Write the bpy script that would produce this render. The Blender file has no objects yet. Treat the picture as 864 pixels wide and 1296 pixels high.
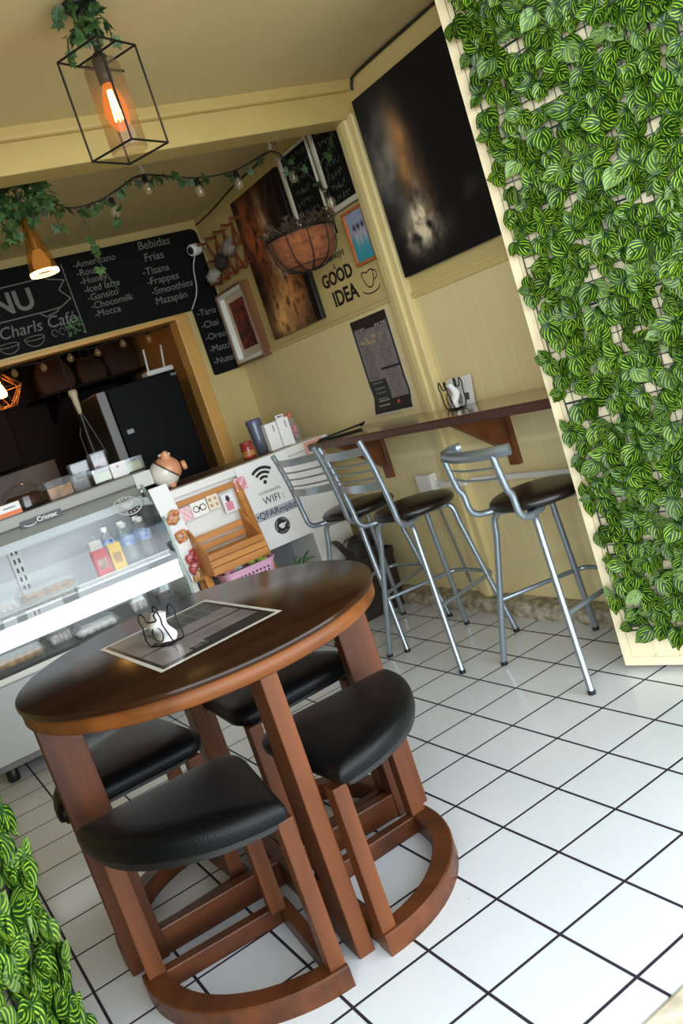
import bpy, bmesh, math, random
from mathutils import Vector as V, Matrix as M, noise
R = math.radians
PI = math.pi
rnd = random.Random(11)
SKY, SKYH, SKYZ, EXPO = 4.6, 2.1, .6, 0.0
scene = bpy.context.scene
COL = scene.collection

def L(r, g, b):
    f = lambda c: (c/255/12.92) if c/255 <= .04045 else ((c/255+.055)/1.055)**2.4
    return (f(r), f(g), f(b), 1.0)

# ------------------------------------------------------------------ materials
def new_mat(name):
    m = bpy.data.materials.new(name); m.use_nodes = True
    nt = m.node_tree; nt.nodes.clear()
    out = nt.nodes.new('ShaderNodeOutputMaterial')
    return m, nt, out

def N(nt, t, **kw):
    n = nt.nodes.new(t)
    for k, v in kw.items():
        if k.startswith('i_'):
            n.inputs[k[2:].replace('_', ' ')].default_value = v
        else:
            setattr(n, k, v)
    return n

def math_node(nt, op, a, b=None, c=None):
    n = nt.nodes.new('ShaderNodeMath'); n.operation = op
    for i, x in enumerate((a, b, c)):
        if x is None: continue
        if isinstance(x, (int, float)): n.inputs[i].default_value = x
        else: nt.links.new(x, n.inputs[i])
    return n.outputs[0]

def mix_col(nt, fac, a, b):
    n = nt.nodes.new('ShaderNodeMix'); n.data_type = 'RGBA'
    for sock, x in ((n.inputs[0], fac), (n.inputs[6], a), (n.inputs[7], b)):
        if isinstance(x, (int, float)): sock.default_value = x
        elif isinstance(x, tuple): sock.default_value = x
        else: nt.links.new(x, sock)
    return n.outputs[2]

def pbr(name, col, rough=.5, metal=0., spec=.5, var=0., vscale=8., stretch=None, col2=None, bump=0., bscale=60., coat=0.):
    m, nt, out = new_mat(name)
    p = N(nt, 'ShaderNodeBsdfPrincipled')
    p.inputs['Roughness'].default_value = rough; p.inputs['Metallic'].default_value = metal
    p.inputs['Specular IOR Level'].default_value = spec
    p.inputs['Coat Weight'].default_value = coat; p.inputs['Coat Roughness'].default_value = .12
    nt.links.new(p.outputs[0], out.inputs[0])
    if var > 0 or col2:
        tc = N(nt, 'ShaderNodeTexCoord'); mp = N(nt, 'ShaderNodeMapping')
        if stretch: mp.inputs['Scale'].default_value = stretch
        nt.links.new(tc.outputs['Object'], mp.inputs[0])
        nz = N(nt, 'ShaderNodeTexNoise'); nz.inputs['Scale'].default_value = vscale; nz.inputs['Detail'].default_value = 5
        nt.links.new(mp.outputs[0], nz.inputs['Vector'])
        rp = N(nt, 'ShaderNodeMapRange'); rp.inputs[1].default_value = .3; rp.inputs[2].default_value = .7
        nt.links.new(nz.outputs[0], rp.inputs[0])
        c2 = col2 if col2 else tuple(c*(1-var) for c in col[:3])+(1,)
        nt.links.new(mix_col(nt, rp.outputs[0], c2, col), p.inputs['Base Color'])
    else:
        p.inputs['Base Color'].default_value = col
    if bump > 0:
        tc2 = N(nt, 'ShaderNodeTexCoord'); n2 = N(nt, 'ShaderNodeTexNoise'); n2.inputs['Scale'].default_value = bscale
        nt.links.new(tc2.outputs['Object'], n2.inputs['Vector'])
        b = N(nt, 'ShaderNodeBump'); b.inputs['Strength'].default_value = bump; b.inputs['Distance'].default_value = .004
        nt.links.new(n2.outputs[0], b.inputs['Height']); nt.links.new(b.outputs[0], p.inputs['Normal'])
    return m

def emit(name, col, s):
    m, nt, out = new_mat(name)
    e = N(nt, 'ShaderNodeEmission'); e.inputs[0].default_value = col; e.inputs[1].default_value = s
    nt.links.new(e.outputs[0], out.inputs[0]); return m

def clear(name, tint=(1, 1, 1, 1), refl=1., rough=.02, body=0., bodycol=(1, 1, 1, 1)):
    """thin clear sheet: see-through plus Fresnel gloss, optional milky body"""
    m, nt, out = new_mat(name)
    t = N(nt, 'ShaderNodeBsdfTransparent'); t.inputs[0].default_value = tint
    g = N(nt, 'ShaderNodeBsdfGlossy'); g.inputs['Roughness'].default_value = rough
    fr = N(nt, 'ShaderNodeFresnel'); fr.inputs[0].default_value = 1.45
    ge = N(nt, 'ShaderNodeNewGeometry')
    k = math_node(nt, 'MULTIPLY', math_node(nt, 'MULTIPLY', fr.outputs[0], refl), math_node(nt, 'SUBTRACT', 1., ge.outputs['Backfacing']))
    mx = N(nt, 'ShaderNodeMixShader'); nt.links.new(k, mx.inputs[0])
    base = t.outputs[0]
    if body > 0:
        d = N(nt, 'ShaderNodeBsdfDiffuse'); d.inputs[0].default_value = bodycol
        mb = N(nt, 'ShaderNodeMixShader'); mb.inputs[0].default_value = body
        nt.links.new(base, mb.inputs[1]); nt.links.new(d.outputs[0], mb.inputs[2]); base = mb.outputs[0]
    nt.links.new(base, mx.inputs[1]); nt.links.new(g.outputs[0], mx.inputs[2])
    nt.links.new(mx.outputs[0], out.inputs[0]); return m

def attr_mat(name, rough=.5, spec=.3, coat=0.):
    m, nt, out = new_mat(name)
    p = N(nt, 'ShaderNodeBsdfPrincipled'); p.inputs['Roughness'].default_value = rough
    p.inputs['Specular IOR Level'].default_value = spec; p.inputs['Coat Weight'].default_value = coat
    a = N(nt, 'ShaderNodeVertexColor'); a.layer_name = 'Col'
    nt.links.new(a.outputs[0], p.inputs['Base Color']); nt.links.new(p.outputs[0], out.inputs[0]); return m

def wood(name, dark, light, rough=.35, coat=0., axis=2, scale=14., spec=.5):
    st = [1., 1., 1.]; st[axis] = .09
    return pbr(name, light, rough, 0, spec, col2=dark, vscale=scale, stretch=tuple(st), coat=coat)

def floor_mat():
    m, nt, out = new_mat('white_tile_black_grout')
    T = .215
    p = N(nt, 'ShaderNodeBsdfPrincipled')
    g = N(nt, 'ShaderNodeNewGeometry'); s = N(nt, 'ShaderNodeSeparateXYZ'); nt.links.new(g.outputs['Position'], s.inputs[0])
    def dist(ax):
        q = math_node(nt, 'DIVIDE', s.outputs[ax], T)
        q = math_node(nt, 'ADD', q, 100.5)
        f = math_node(nt, 'FRACT', q)
        return math_node(nt, 'ABSOLUTE', math_node(nt, 'SUBTRACT', f, .5))
    d = math_node(nt, 'MINIMUM', dist(0), dist(1))
    mr = N(nt, 'ShaderNodeMapRange'); mr.inputs[1].default_value = .0165; mr.inputs[2].default_value = .0205
    nt.links.new(d, mr.inputs[0])
    nz = N(nt, 'ShaderNodeTexNoise'); nz.inputs['Scale'].default_value = 3.; nz.inputs['Detail'].default_value = 6
    nt.links.new(g.outputs['Position'], nz.inputs['Vector'])
    tile = mix_col(nt, nz.outputs[0], L(218, 223, 230), L(232, 236, 242))
    # small dark specks of dirt
    vo = N(nt, 'ShaderNodeTexVoronoi'); vo.inputs['Scale'].default_value = 9.
    nt.links.new(g.outputs['Position'], vo.inputs['Vector'])
    sp = N(nt, 'ShaderNodeMapRange'); sp.inputs[1].default_value = .02; sp.inputs[2].default_value = .035
    nt.links.new(vo.outputs['Distance'], sp.inputs[0])
    tile = mix_col(nt, sp.outputs[0], L(170, 168, 165), tile)
    c = mix_col(nt, mr.outputs[0], L(34, 24, 44), tile)
    nt.links.new(c, p.inputs['Base Color'])
    rg = N(nt, 'ShaderNodeMapRange'); rg.inputs[3].default_value = .8; rg.inputs[4].default_value = .16
    nt.links.new(mr.outputs[0], rg.inputs[0]); nt.links.new(rg.outputs[0], p.inputs['Roughness'])
    b = N(nt, 'ShaderNodeBump'); b.inputs['Strength'].default_value = .5; b.inputs['Distance'].default_value = .002
    nt.links.new(mr.outputs[0], b.inputs['Height']); nt.links.new(b.outputs[0], p.inputs['Normal'])
    nt.links.new(p.outputs[0], out.inputs[0]); return m

def wall_block_mat(name, col, joint, sx=.125, sz=.8, axis=1):
    """painted wall with faint block joints"""
    m, nt, out = new_mat(name)
    p = N(nt, 'ShaderNodeBsdfPrincipled'); p.inputs['Roughness'].default_value = .42; p.inputs['Specular IOR Level'].default_value = .35
    g = N(nt, 'ShaderNodeNewGeometry'); s = N(nt, 'ShaderNodeSeparateXYZ'); nt.links.new(g.outputs['Position'], s.inputs[0])
    def line(sock, step, w):
        f = math_node(nt, 'FRACT', math_node(nt, 'ADD', math_node(nt, 'DIVIDE', sock, step), 50.))
        d = math_node(nt, 'ABSOLUTE', math_node(nt, 'SUBTRACT', f, .5))
        mr = N(nt, 'ShaderNodeMapRange'); mr.inputs[1].default_value = .5-w*2; mr.inputs[2].default_value = .5-w*.6
        mr.inputs[3].default_value = 1; mr.inputs[4].default_value = 0
        nt.links.new(d, mr.inputs[0]); return mr.outputs[0]
    k = math_node(nt, 'MINIMUM', line(s.outputs[axis], sx, .014), line(s.outputs[2], sz, .012))
    nz = N(nt, 'ShaderNodeTexNoise'); nz.inputs['Scale'].default_value = 2.2; nz.inputs['Detail'].default_value = 6
    nt.links.new(g.outputs['Position'], nz.inputs['Vector'])
    base = mix_col(nt, nz.outputs[0], tuple(c*.86 for c in col[:3])+(1,), col)
    nt.links.new(mix_col(nt, k, joint, base), p.inputs['Base Color'])
    b = N(nt, 'ShaderNodeBump'); b.inputs['Strength'].default_value = .35; b.inputs['Distance'].default_value = .002
    nt.links.new(k, b.inputs['Height']); nt.links.new(b.outputs[0], p.inputs['Normal'])
    nt.links.new(p.outputs[0], out.inputs[0]); return m

def leaf_mat():
    m, nt, out = new_mat('striped_plastic_leaf')
    p = N(nt, 'ShaderNodeBsdfPrincipled'); p.inputs['Roughness'].default_value = .42; p.inputs['Specular IOR Level'].default_value = .3
    uv = N(nt, 'ShaderNodeUVMap'); uv.uv_map = 'UVMap'
    s = N(nt, 'ShaderNodeSeparateXYZ'); nt.links.new(uv.outputs[0], s.inputs[0])
    u = math_node(nt, 'ABSOLUTE', math_node(nt, 'SUBTRACT', math_node(nt, 'MULTIPLY', s.outputs[0], 2.), 1.))
    bend = math_node(nt, 'MULTIPLY', math_node(nt, 'POWER', u, 1.2), .9)
    ph = math_node(nt, 'MULTIPLY', math_node(nt, 'SUBTRACT', s.outputs[1], bend), 20.)
    st = math_node(nt, 'SINE', ph)
    mr = N(nt, 'ShaderNodeMapRange'); mr.inputs[1].default_value = .3; mr.inputs[2].default_value = .75
    nt.links.new(st, mr.inputs[0])
    e1 = N(nt, 'ShaderNodeMapRange'); e1.inputs[1].default_value = .97; e1.inputs[2].default_value = .82; nt.links.new(u, e1.inputs[0])
    e2 = N(nt, 'ShaderNodeMapRange'); e2.inputs[1].default_value = .05; e2.inputs[2].default_value = .16; nt.links.new(u, e2.inputs[0])
    e3 = N(nt, 'ShaderNodeMapRange'); e3.inputs[1].default_value = .03; e3.inputs[2].default_value = .2; nt.links.new(s.outputs[1], e3.inputs[0])
    k = math_node(nt, 'MULTIPLY', math_node(nt, 'MULTIPLY', mr.outputs[0], e1.outputs[0]), math_node(nt, 'MULTIPLY', e2.outputs[0], e3.outputs[0]))
    a = N(nt, 'ShaderNodeVertexColor'); a.layer_name = 'Col'
    sc = N(nt, 'ShaderNodeSeparateColor'); nt.links.new(a.outputs[0], sc.inputs[0])
    green = mix_col(nt, sc.outputs[0], L(7, 36, 5), L(19, 64, 11))
    yel = mix_col(nt, sc.outputs[0], L(94, 132, 20), L(156, 184, 48))
    c = mix_col(nt, k, green, yel)
    c = mix_col(nt, sc.outputs[1], c, L(150, 178, 120))   # pale sky sheen painted into some leaves
    nt.links.new(c, p.inputs['Base Color'])
    tr = N(nt, 'ShaderNodeBsdfTranslucent'); nt.links.new(c, tr.inputs[0])
    mx = N(nt, 'ShaderNodeMixShader'); mx.inputs[0].default_value = .12
    nt.links.new(p.outputs[0], mx.inputs[1]); nt.links.new(tr.outputs[0], mx.inputs[2]); nt.links.new(mx.outputs[0], out.inputs[0])
    return m

# ------------------------------------------------------------------ mesh building
class MB:
    def __init__(s):
        s.v = []; s.f = []; s.sm = []; s.mi = []; s.uv = []; s.col = []
    def add(s, vs, fs, smooth=False, mi=0, mat=None, uvs=None, cols=None):
        b = len(s.v)
        s.v += [tuple(mat @ V(p)) if mat else tuple(p) for p in vs]
        for i, f in enumerate(fs):
            s.f.append([b+k for k in f]); s.sm.append(smooth); s.mi.append(mi)
            s.uv.append(uvs[i] if uvs else None); s.col.append(cols[i] if cols else None)
        return s
    def bm(s, bm, smooth=False, mi=0, mat=None):
        bm.verts.index_update()
        s.add([v.co.copy() for v in bm.verts], [[v.index for v in f.verts] for f in bm.faces], smooth, mi, mat)
        bm.free(); return s
    def box(s, c, size, rot=None, bevel=0., mi=0, seg=2, mat=None):
        bm = bmesh.new(); bmesh.ops.create_cube(bm, size=1.)
        for v in bm.verts: v.co = V((v.co.x*size[0], v.co.y*size[1], v.co.z*size[2]))
        if bevel > 0:
            bmesh.ops.bevel(bm, geom=list(bm.edges), offset=min(bevel, min(size)*.45), segments=seg, affect='EDGES', profile=.5)
        m = M.Translation(V(c))
        if rot is not None: m = m @ (rot if isinstance(rot, M) else M.Rotation(rot, 4, 'Z'))
        if mat: m = mat @ m
        return s.bm(bm, False, mi, m)
    def box2(s, a, b, bevel=0., mi=0):
        return s.box([(a[i]+b[i])/2 for i in range(3)], [abs(b[i]-a[i]) for i in range(3)], bevel=bevel, mi=mi)
    def tube(s, pts, r, n=8, closed=False, mi=0, caps=True, smooth=True, flat=None):
        pts = [V(p) for p in pts]; k = len(pts)
        rs = r if isinstance(r, (list, tuple)) else [r]*k
        vs = []; fs = []
        t0 = (pts[1]-pts[0]).normalized()
        up = V((0, 0, 1)) if abs(t0.z) < .9 else V((1, 0, 0))
        nrm = (up - t0*up.dot(t0)).normalized()
        for i in range(k):
            if closed: t = (pts[(i+1) % k]-pts[i-1])
            elif i == 0: t = pts[1]-pts[0]
            elif i == k-1: t = pts[-1]-pts[-2]
            else: t = (pts[i+1]-pts[i]).normalized()+(pts[i]-pts[i-1]).normalized()
            t = t.normalized() if t.length > 1e-9 else t0
            nrm = (nrm - t*nrm.dot(t)); nrm = nrm.normalized() if nrm.length > 1e-6 else V((1, 0, 0))
            bn = t.cross(nrm)
            for j in range(n):
                a = 2*PI*j/n
                ca, sa = math.cos(a), math.sin(a)
                if flat: ca *= flat[0]; sa *= flat[1]
                vs.append(pts[i]+nrm*ca*rs[i]+bn*sa*rs[i])
        for i in range(k if closed else k-1):
            a = i*n; b = ((i+1) % k)*n
            for j in range(n):
                fs.append([a+j, a+(j+1) % n, b+(j+1) % n, b+j])
        s.add(vs, fs, smooth, mi)
        if caps and not closed:
            s.add(vs[:n], [list(range(n))[::-1]], False, mi); s.add(vs[-n:], [list(range(n))], False, mi)
        return s
    def lathe(s, prof, n=24, c=(0, 0, 0), mat=None, smooth=True, mi=0, cap=True):
        vs = []; fs = []
        for (r, z) in prof:
            for j in range(n):
                a = 2*PI*j/n; vs.append((r*math.cos(a), r*math.sin(a), z))
        for i in range(len(prof)-1):
            for j in range(n):
                fs.append([i*n+j, i*n+(j+1) % n, (i+1)*n+(j+1) % n, (i+1)*n+j])
        m = M.Translation(V(c))
        if mat: m = m @ mat
        s.add(vs, fs, smooth, mi, m)
        if cap:
            if prof[0][0] > 1e-5: s.add(vs[:n], [list(range(n))[::-1]], False, mi, m)
            if prof[-1][0] > 1e-5: s.add(vs[-n:], [list(range(n))], False, mi, m)
        return s
    def prism(s, poly, z0, z1, mat=None, mi=0, smooth=False):
        n = len(poly)
        vs = [(x, y, z0) for x, y in poly]+[(x, y, z1) for x, y in poly]
        fs = [list(range(n))[::-1], list(range(n, 2*n))]+[[i, (i+1) % n, n+(i+1) % n, n+i] for i in range(n)]
        return s.add(vs, fs, smooth, mi, mat)
    def rings(s, rings, smooth=True, mi=0, mat=None, cap=True, closed=True):
        n = len(rings[0]); vs = [p for r in rings for p in r]; fs = []
        for i in range(len(rings)-1):
            for j in range(n if closed else n-1):
                fs.append([i*n+j, i*n+(j+1) % n, (i+1)*n+(j+1) % n, (i+1)*n+j])
        s.add(vs, fs, smooth, mi, mat)
        if cap:
            s.add(rings[0], [list(range(n))[::-1]], smooth, mi, mat); s.add(rings[-1], [list(range(n))], smooth, mi, mat)
        return s
    def plate(s, o, u, v, th, mi=0, bevel=0.):
        """slab with corner o, edges u and v, thickness th along u x v"""
        o, u, v = V(o), V(u), V(v); w = u.cross(v).normalized()*th
        vs = [o, o+u, o+u+v, o+v, o+w, o+u+w, o+u+v+w, o+v+w]
        return s.add(vs, [[3, 2, 1, 0], [4, 5, 6, 7], [0, 1, 5, 4], [1, 2, 6, 5], [2, 3, 7, 6], [3, 0, 4, 7]], False, mi)
    def sphere(s, c, r, sc=(1, 1, 1), n=16, mat=None, mi=0):
        bm = bmesh.new(); bmesh.ops.create_uvsphere(bm, u_segments=n, v_segments=max(6, n//2), radius=r)
        m = M.Translation(V(c))
        if mat: m = mat @ m
        m = m @ M.Diagonal((*sc, 1))
        return s.bm(bm, True, mi, m)
    def grid(s, o, u, v, nx, ny, fn, off=None):
        """painted grid: fn(u,v)->(r,g,b) 0-255 per cell; off(u,v)-> offset along the normal"""
        o, u, v = V(o), V(u), V(v); w = u.cross(v).normalized()
        vs = []
        for j in range(ny+1):
            for i in range(nx+1):
                a, b = i/nx, j/ny
                p = o+u*a+v*b
                if off: p = p+w*off(a, b)
                vs.append(p)
        fs = []; cols = []; uvs = []
        for j in range(ny):
            for i in range(nx):
                k = j*(nx+1)+i
                fs.append([k, k+1, k+nx+2, k+nx+1]); c = fn((i+.5)/nx, (j+.5)/ny)
                cols.append(L(*[max(0, min(255, x)) for x in c]))
        return s.add(vs, fs, bool(off), 0, None, None, cols)
    def text(s, body, o, xd, yd, size, depth=.0012, align='CENTER', shear=0., bold=0., sx=1., mi=0):
        cu = bpy.data.curves.new('t', 'FONT'); cu.body = body; cu.size = size; cu.align_x = align; cu.align_y = 'CENTER'
        cu.extrude = depth/2; cu.shear = shear; cu.offset = bold; cu.resolution_u = 3
        ob = bpy.data.objects.new('t', cu); COL.objects.link(ob)
        dg = bpy.context.evaluated_depsgraph_get()
        me = bpy.data.meshes.new_from_object(ob.evaluated_get(dg))
        xd, yd = V(xd).normalized(), V(yd).normalized(); zd = xd.cross(yd)
        m = M(((xd.x*sx, yd.x, zd.x, o[0]), (xd.y*sx, yd.y, zd.y, o[1]), (xd.z*sx, yd.z, zd.z, o[2]), (0, 0, 0, 1)))
        s.add([v.co.copy() for v in me.vertices], [list(p.vertices) for p in me.polygons], False, mi, m)
        COL.objects.unlink(ob); bpy.data.objects.remove(ob); bpy.data.curves.remove(cu); bpy.data.meshes.remove(me)
        return s

def world_of(o):
    m = M.Identity(4)
    while o is not None:
        m = o.matrix_basis @ m; o = o.parent
    return m

def obj(name, mb, mats, parent=None, fix=True, modbevel=0.):
    """mb holds world coordinates; links ONE mesh object"""
    if not isinstance(mats, (list, tuple)): mats = [mats]
    me = bpy.data.meshes.new(name)
    if parent is None:
        xs = [p[0] for p in mb.v]; ys = [p[1] for p in mb.v]; zs = [p[2] for p in mb.v]
        org = V(((min(xs)+max(xs))/2, (min(ys)+max(ys))/2, min(zs))); inv = M.Translation(-org)
    else:
        inv = world_of(parent).inverted()
    me.from_pydata([tuple(inv @ V(p)) for p in mb.v], [], mb.f)
    for m in mats: me.materials.append(m)
    me.polygons.foreach_set('use_smooth', mb.sm); me.polygons.foreach_set('material_index', mb.mi)
    if any(u is not None for u in mb.uv):
        ul = me.uv_layers.new(name='UVMap')
        for p, u in zip(me.polygons, mb.uv):
            if u:
                for k, li in enumerate(p.loop_indices): ul.data[li].uv = u[k]
    if any(c is not None for c in mb.col):
        ca = me.color_attributes.new('Col', 'FLOAT_COLOR', 'CORNER')
        for p, c in zip(me.polygons, mb.col):
            for li in p.loop_indices: ca.data[li].color = c or (1, 1, 1, 1)
    me.update()
    if fix and not any(c is not None for c in mb.col):
        b = bmesh.new(); b.from_mesh(me); bmesh.ops.recalc_face_normals(b, faces=b.faces); b.to_mesh(me); b.free()
    o = bpy.data.objects.new(name, me); COL.objects.link(o)
    if parent is None: o.location = org
    else: o.parent = parent
    return o

def tag(o, label, cat, group=None, kind=None):
    if label: o['label'] = label
    if cat: o['category'] = cat
    if group: o['group'] = group
    if kind: o['kind'] = kind
    return o
def thing(name, label, cat, loc=(0, 0, 0), rz=0., group=None):
    o = bpy.data.objects.new(name, None); o.empty_display_size = .05; COL.objects.link(o)
    o.location = loc; o.rotation_euler = (0, 0, rz)
    return tag(o, label, cat, group)
def struct(name, mb, mat, label=None):
    o = obj(name, mb, mat); o['kind'] = 'structure'
    if label: o['label'] = label
    return o
def dup(root, loc, rz, label, group=None):
    r = root.copy(); COL.objects.link(r); r.location = loc; r.rotation_euler = (0, 0, rz); r['label'] = label
    if group: r['group'] = group
    for ch in root.children:
        c = ch.copy(); COL.objects.link(c); c.parent = r
        for g in ch.children:
            d = g.copy(); COL.objects.link(d); d.parent = c
    return r
def arc(c, r, a0, a1, n, z=None):
    out = []
    for i in range(n+1):
        a = a0+(a1-a0)*i/n
        p = (c[0]+r*math.cos(a), c[1]+r*math.sin(a))
        out.append(p if z is None else (*p, z))
    return out
def round_poly(poly, rad, n=5):
    out = []; k = len(poly)
    for i in range(k):
        p = V((*poly[i], 0)); a = V((*poly[i-1], 0)); b = V((*poly[(i+1) % k], 0))
        da, db = (a-p), (b-p); r_ = min(rad[i] if isinstance(rad, (list, tuple)) else rad, da.length*.45, db.length*.45)
        if r_ < 1e-4: out.append((p.x, p.y)); continue
        p0 = p+da.normalized()*r_; p1 = p+db.normalized()*r_
        for j in range(n+1):
            t = j/n; q = p0*(1-t)**2+p*2*t*(1-t)+p1*t*t; out.append((q.x, q.y))
    return out
def smooth_path(pts, n=6):
    """Catmull-Rom through points"""
    pts = [V(p) for p in pts]; out = []
    for i in range(len(pts)-1):
        p0 = pts[max(i-1, 0)]; p1 = pts[i]; p2 = pts[i+1]; p3 = pts[min(i+2, len(pts)-1)]
        for j in range(n):
            t = j/n
            out.append(.5*((2*p1)+(-p0+p2)*t+(2*p0-5*p1+4*p2-p3)*t*t+(-p0+3*p1-3*p2+p3)*t**3))
    out.append(pts[-1]); return out

# ------------------------------------------------------------------ material set
m_floor = floor_mat()
CREAM = L(224, 209, 158)
m_wall_low = wall_block_mat('cream_block_wall', L(230, 213, 160), L(234, 219, 168))
m_wall = pbr('cream_paint', L(206, 185, 125), .5, spec=.3, var=.12, vscale=2.5)
m_ceil = pbr('cream_ceiling_paint', L(212, 194, 145), .55, spec=.25, var=.08, vscale=1.6)
m_trim = pbr('cream_trim_paint', L(192, 168, 104), .4, spec=.35, var=.1, vscale=6)
m_concrete = pbr('worn_concrete_curb', L(196, 186, 162), .85, col2=L(112, 102, 84), vscale=26, bump=.6, bscale=40)
m_sill = pbr('pale_marble_sill', L(236, 228, 212), .6, col2=L(190, 178, 156), vscale=18, bump=.2)
m_street = pbr('street_concrete', L(200, 198, 192), .9, var=.15, vscale=4)
m_white = pbr('white_laminate', L(236, 234, 228), .35, var=.05, vscale=5)
m_paper = pbr('white_paper', L(240, 238, 236), .6)
m_black = pbr('black_plastic', L(18, 18, 20), .4)
m_blackm = pbr('black_metal', L(16, 15, 14), .45, .4)
m_ink = pbr('black_ink', L(22, 20, 22), .6)
m_steel = pbr('brushed_steel', L(132, 129, 121), .45, .35, var=.1, vscale=5, stretch=(.2, 1, 8))
m_grey = pbr('grey_enamel', L(205, 205, 203), .35, var=.06, vscale=3)
m_dgrey = pbr('dark_grey_enamel', L(112, 112, 110), .5)
m_silver = pbr('silver_paint_tube', L(158, 170, 180), .3, .75, var=.1, vscale=9)
m_seat = pbr('black_leatherette', L(9, 10, 12), .36, spec=.18, bump=.25, bscale=260)
m_seatb = pbr('dark_brown_leatherette', L(26, 20, 18), .3, spec=.5, bump=.25, bscale=260)
m_top = wood('dark_varnished_top', L(30, 15, 8), L(56, 30, 16), rough=.2, axis=0, scale=9, coat=.04, spec=.24)
m_edge = wood('brown_edge_band', L(84, 44, 16), L(128, 74, 32), rough=.42, spec=.3, axis=0, scale=12)
m_leg = wood('reddish_brown_wood', L(62, 30, 13), L(106, 58, 29), rough=.42, axis=2, scale=14, coat=.0, spec=.3)
m_rail = wood('reddish_brown_rail', L(56, 28, 12), L(98, 52, 24), rough=.4, axis=0, scale=14, coat=.05, spec=.35)
m_shelf = wood('mahogany_shelf', L(54, 24, 16), L(86, 42, 28), rough=.3, axis=1, scale=10)
m_shelft = wood('worn_shelf_top', L(112, 84, 48), L(138, 108, 66), rough=.18, axis=1, scale=9, coat=.5)
m_bracket = wood('brown_bracket', L(86, 44, 20), L(126, 70, 32), rough=.4, axis=1, scale=10)
m_crate = wood('honey_pine', L(176, 108, 44), L(214, 148, 74), rough=.45, axis=0, scale=16)
m_dkwood = wood('dark_kitchen_wood', L(20, 10, 6), L(30, 16, 9), rough=.6, axis=2, scale=6, spec=.12)
m_chalk = pbr('blackboard_black', L(11, 11, 11), .75, spec=.15, col2=L(17, 18, 17), vscale=4)
m_chalkline = pbr('chalk', L(120, 120, 116), .95)
m_glass = clear('clear_glass', (.96, .98, .97, 1), 1.)
m_case_glass = clear('case_glass', (.97, .985, .98, 1), 1.)
m_smoke = clear('smoked_glass', (.74, .70, .64, 1), .35, .1, body=.13, bodycol=L(150, 132, 104))
m_plastic = clear('clear_plastic', (.93, .95, .96, 1), 1.6, .08, body=.10, bodycol=(.9, .93, .95, 1))
m_amberglass = clear('amber_glass', (.86, .64, .34, 1), 1.3, .05, body=.12, bodycol=L(180, 120, 50))
m_attr = attr_mat('printed_paper', .45, .4)
m_canvas = attr_mat('painted_canvas', .7, .12)
m_lam = attr_mat('laminated_print', .3, .4, coat=.15)
m_leaf = leaf_mat()
m_net = pbr('dark_green_net', L(16, 46, 40), .5)
m_ivy = pbr('ivy_green', L(70, 100, 50), .5, col2=L(34, 62, 30), vscale=18)
m_ivystem = pbr('ivy_stem', L(40, 54, 26), .6)
m_cable = pbr('black_cable', L(22, 22, 20), .6)
m_bulb = emit('warm_bulb', (1., .36, .07, 1), 9.)
m_filament = emit('hot_filament', (1., .62, .22, 1), 60.)
m_glow_bar = emit('cool_glow_bar', (.93, .97, 1., 1), 2.2)
m_glow = emit('warm_glow_ring', (1., .62, .2, 1), 9.)
m_pilaster = pbr('cream_pilaster_paint', L(222, 204, 148), .42, spec=.3, var=.08, vscale=6)
m_panel = pbr('cream_painted_boards', L(240, 224, 186), .5, var=.1, vscale=9, stretch=(1, 1, .2))
# ================================================================== setting
XW = .42                                   # face of the right-hand wall
mb = MB().box2((-2.45, -.08, -.1), (.6, 6.0, 0)); struct('floor', mb, m_floor)
mb = MB().box2((-3.2, -.42, -.12), (.75, -.08, .004), bevel=.012); struct('trim_1', mb, m_sill, 'pale marble threshold strip')
mb = MB().box2((-9, -12, -.25), (8, -.42, -.15)); struct('ground', mb, m_street)

mb = MB().box2((XW, -.05, 0), (XW+.15, 3.97, 1.55)).box2((XW, -.05, 1.55), (XW+.15, 3.97, 2.62), mi=1)
mb.box2((XW-.014, 2.17, 1.545), (XW+.01, 3.97, 1.565), bevel=.004, mi=1).box2((XW-.012, -.05, 1.515), (XW+.01, 2.03, 1.545), bevel=.004, mi=1)
struct('wall_right', mb, [m_wall_low, m_wall])
mb = MB().box2((XW-.035, 2.03, 0), (XW+.01, 2.17, 2.36), bevel=.008); mb.box2((XW-.05, 2.075, 0), (XW+.01, 2.125, 2.36), bevel=.006)
struct('trim_2', mb, m_pilaster, 'cream pilaster strip on the right wall')
# rough concrete curb
mb = MB(); nseg = 60; rr = random.Random(4); ringl = []
for i in range(nseg+1):
    y = -.05+i*(3.02/nseg); j = lambda s: rr.uniform(-s, s)
    ringl.append([(XW+.02, y, 0), (.325+j(.006), y, 0), (.322+j(.007), y, .03+j(.006)), (.33+j(.004), y, .06+j(.006)), (.345+j(.004), y, .068+j(.003)), (XW+.02, y, .072)])
mb.rings(ringl, smooth=False); struct('baseboard_right', mb, m_concrete, 'rough concrete curb along the wall')

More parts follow.
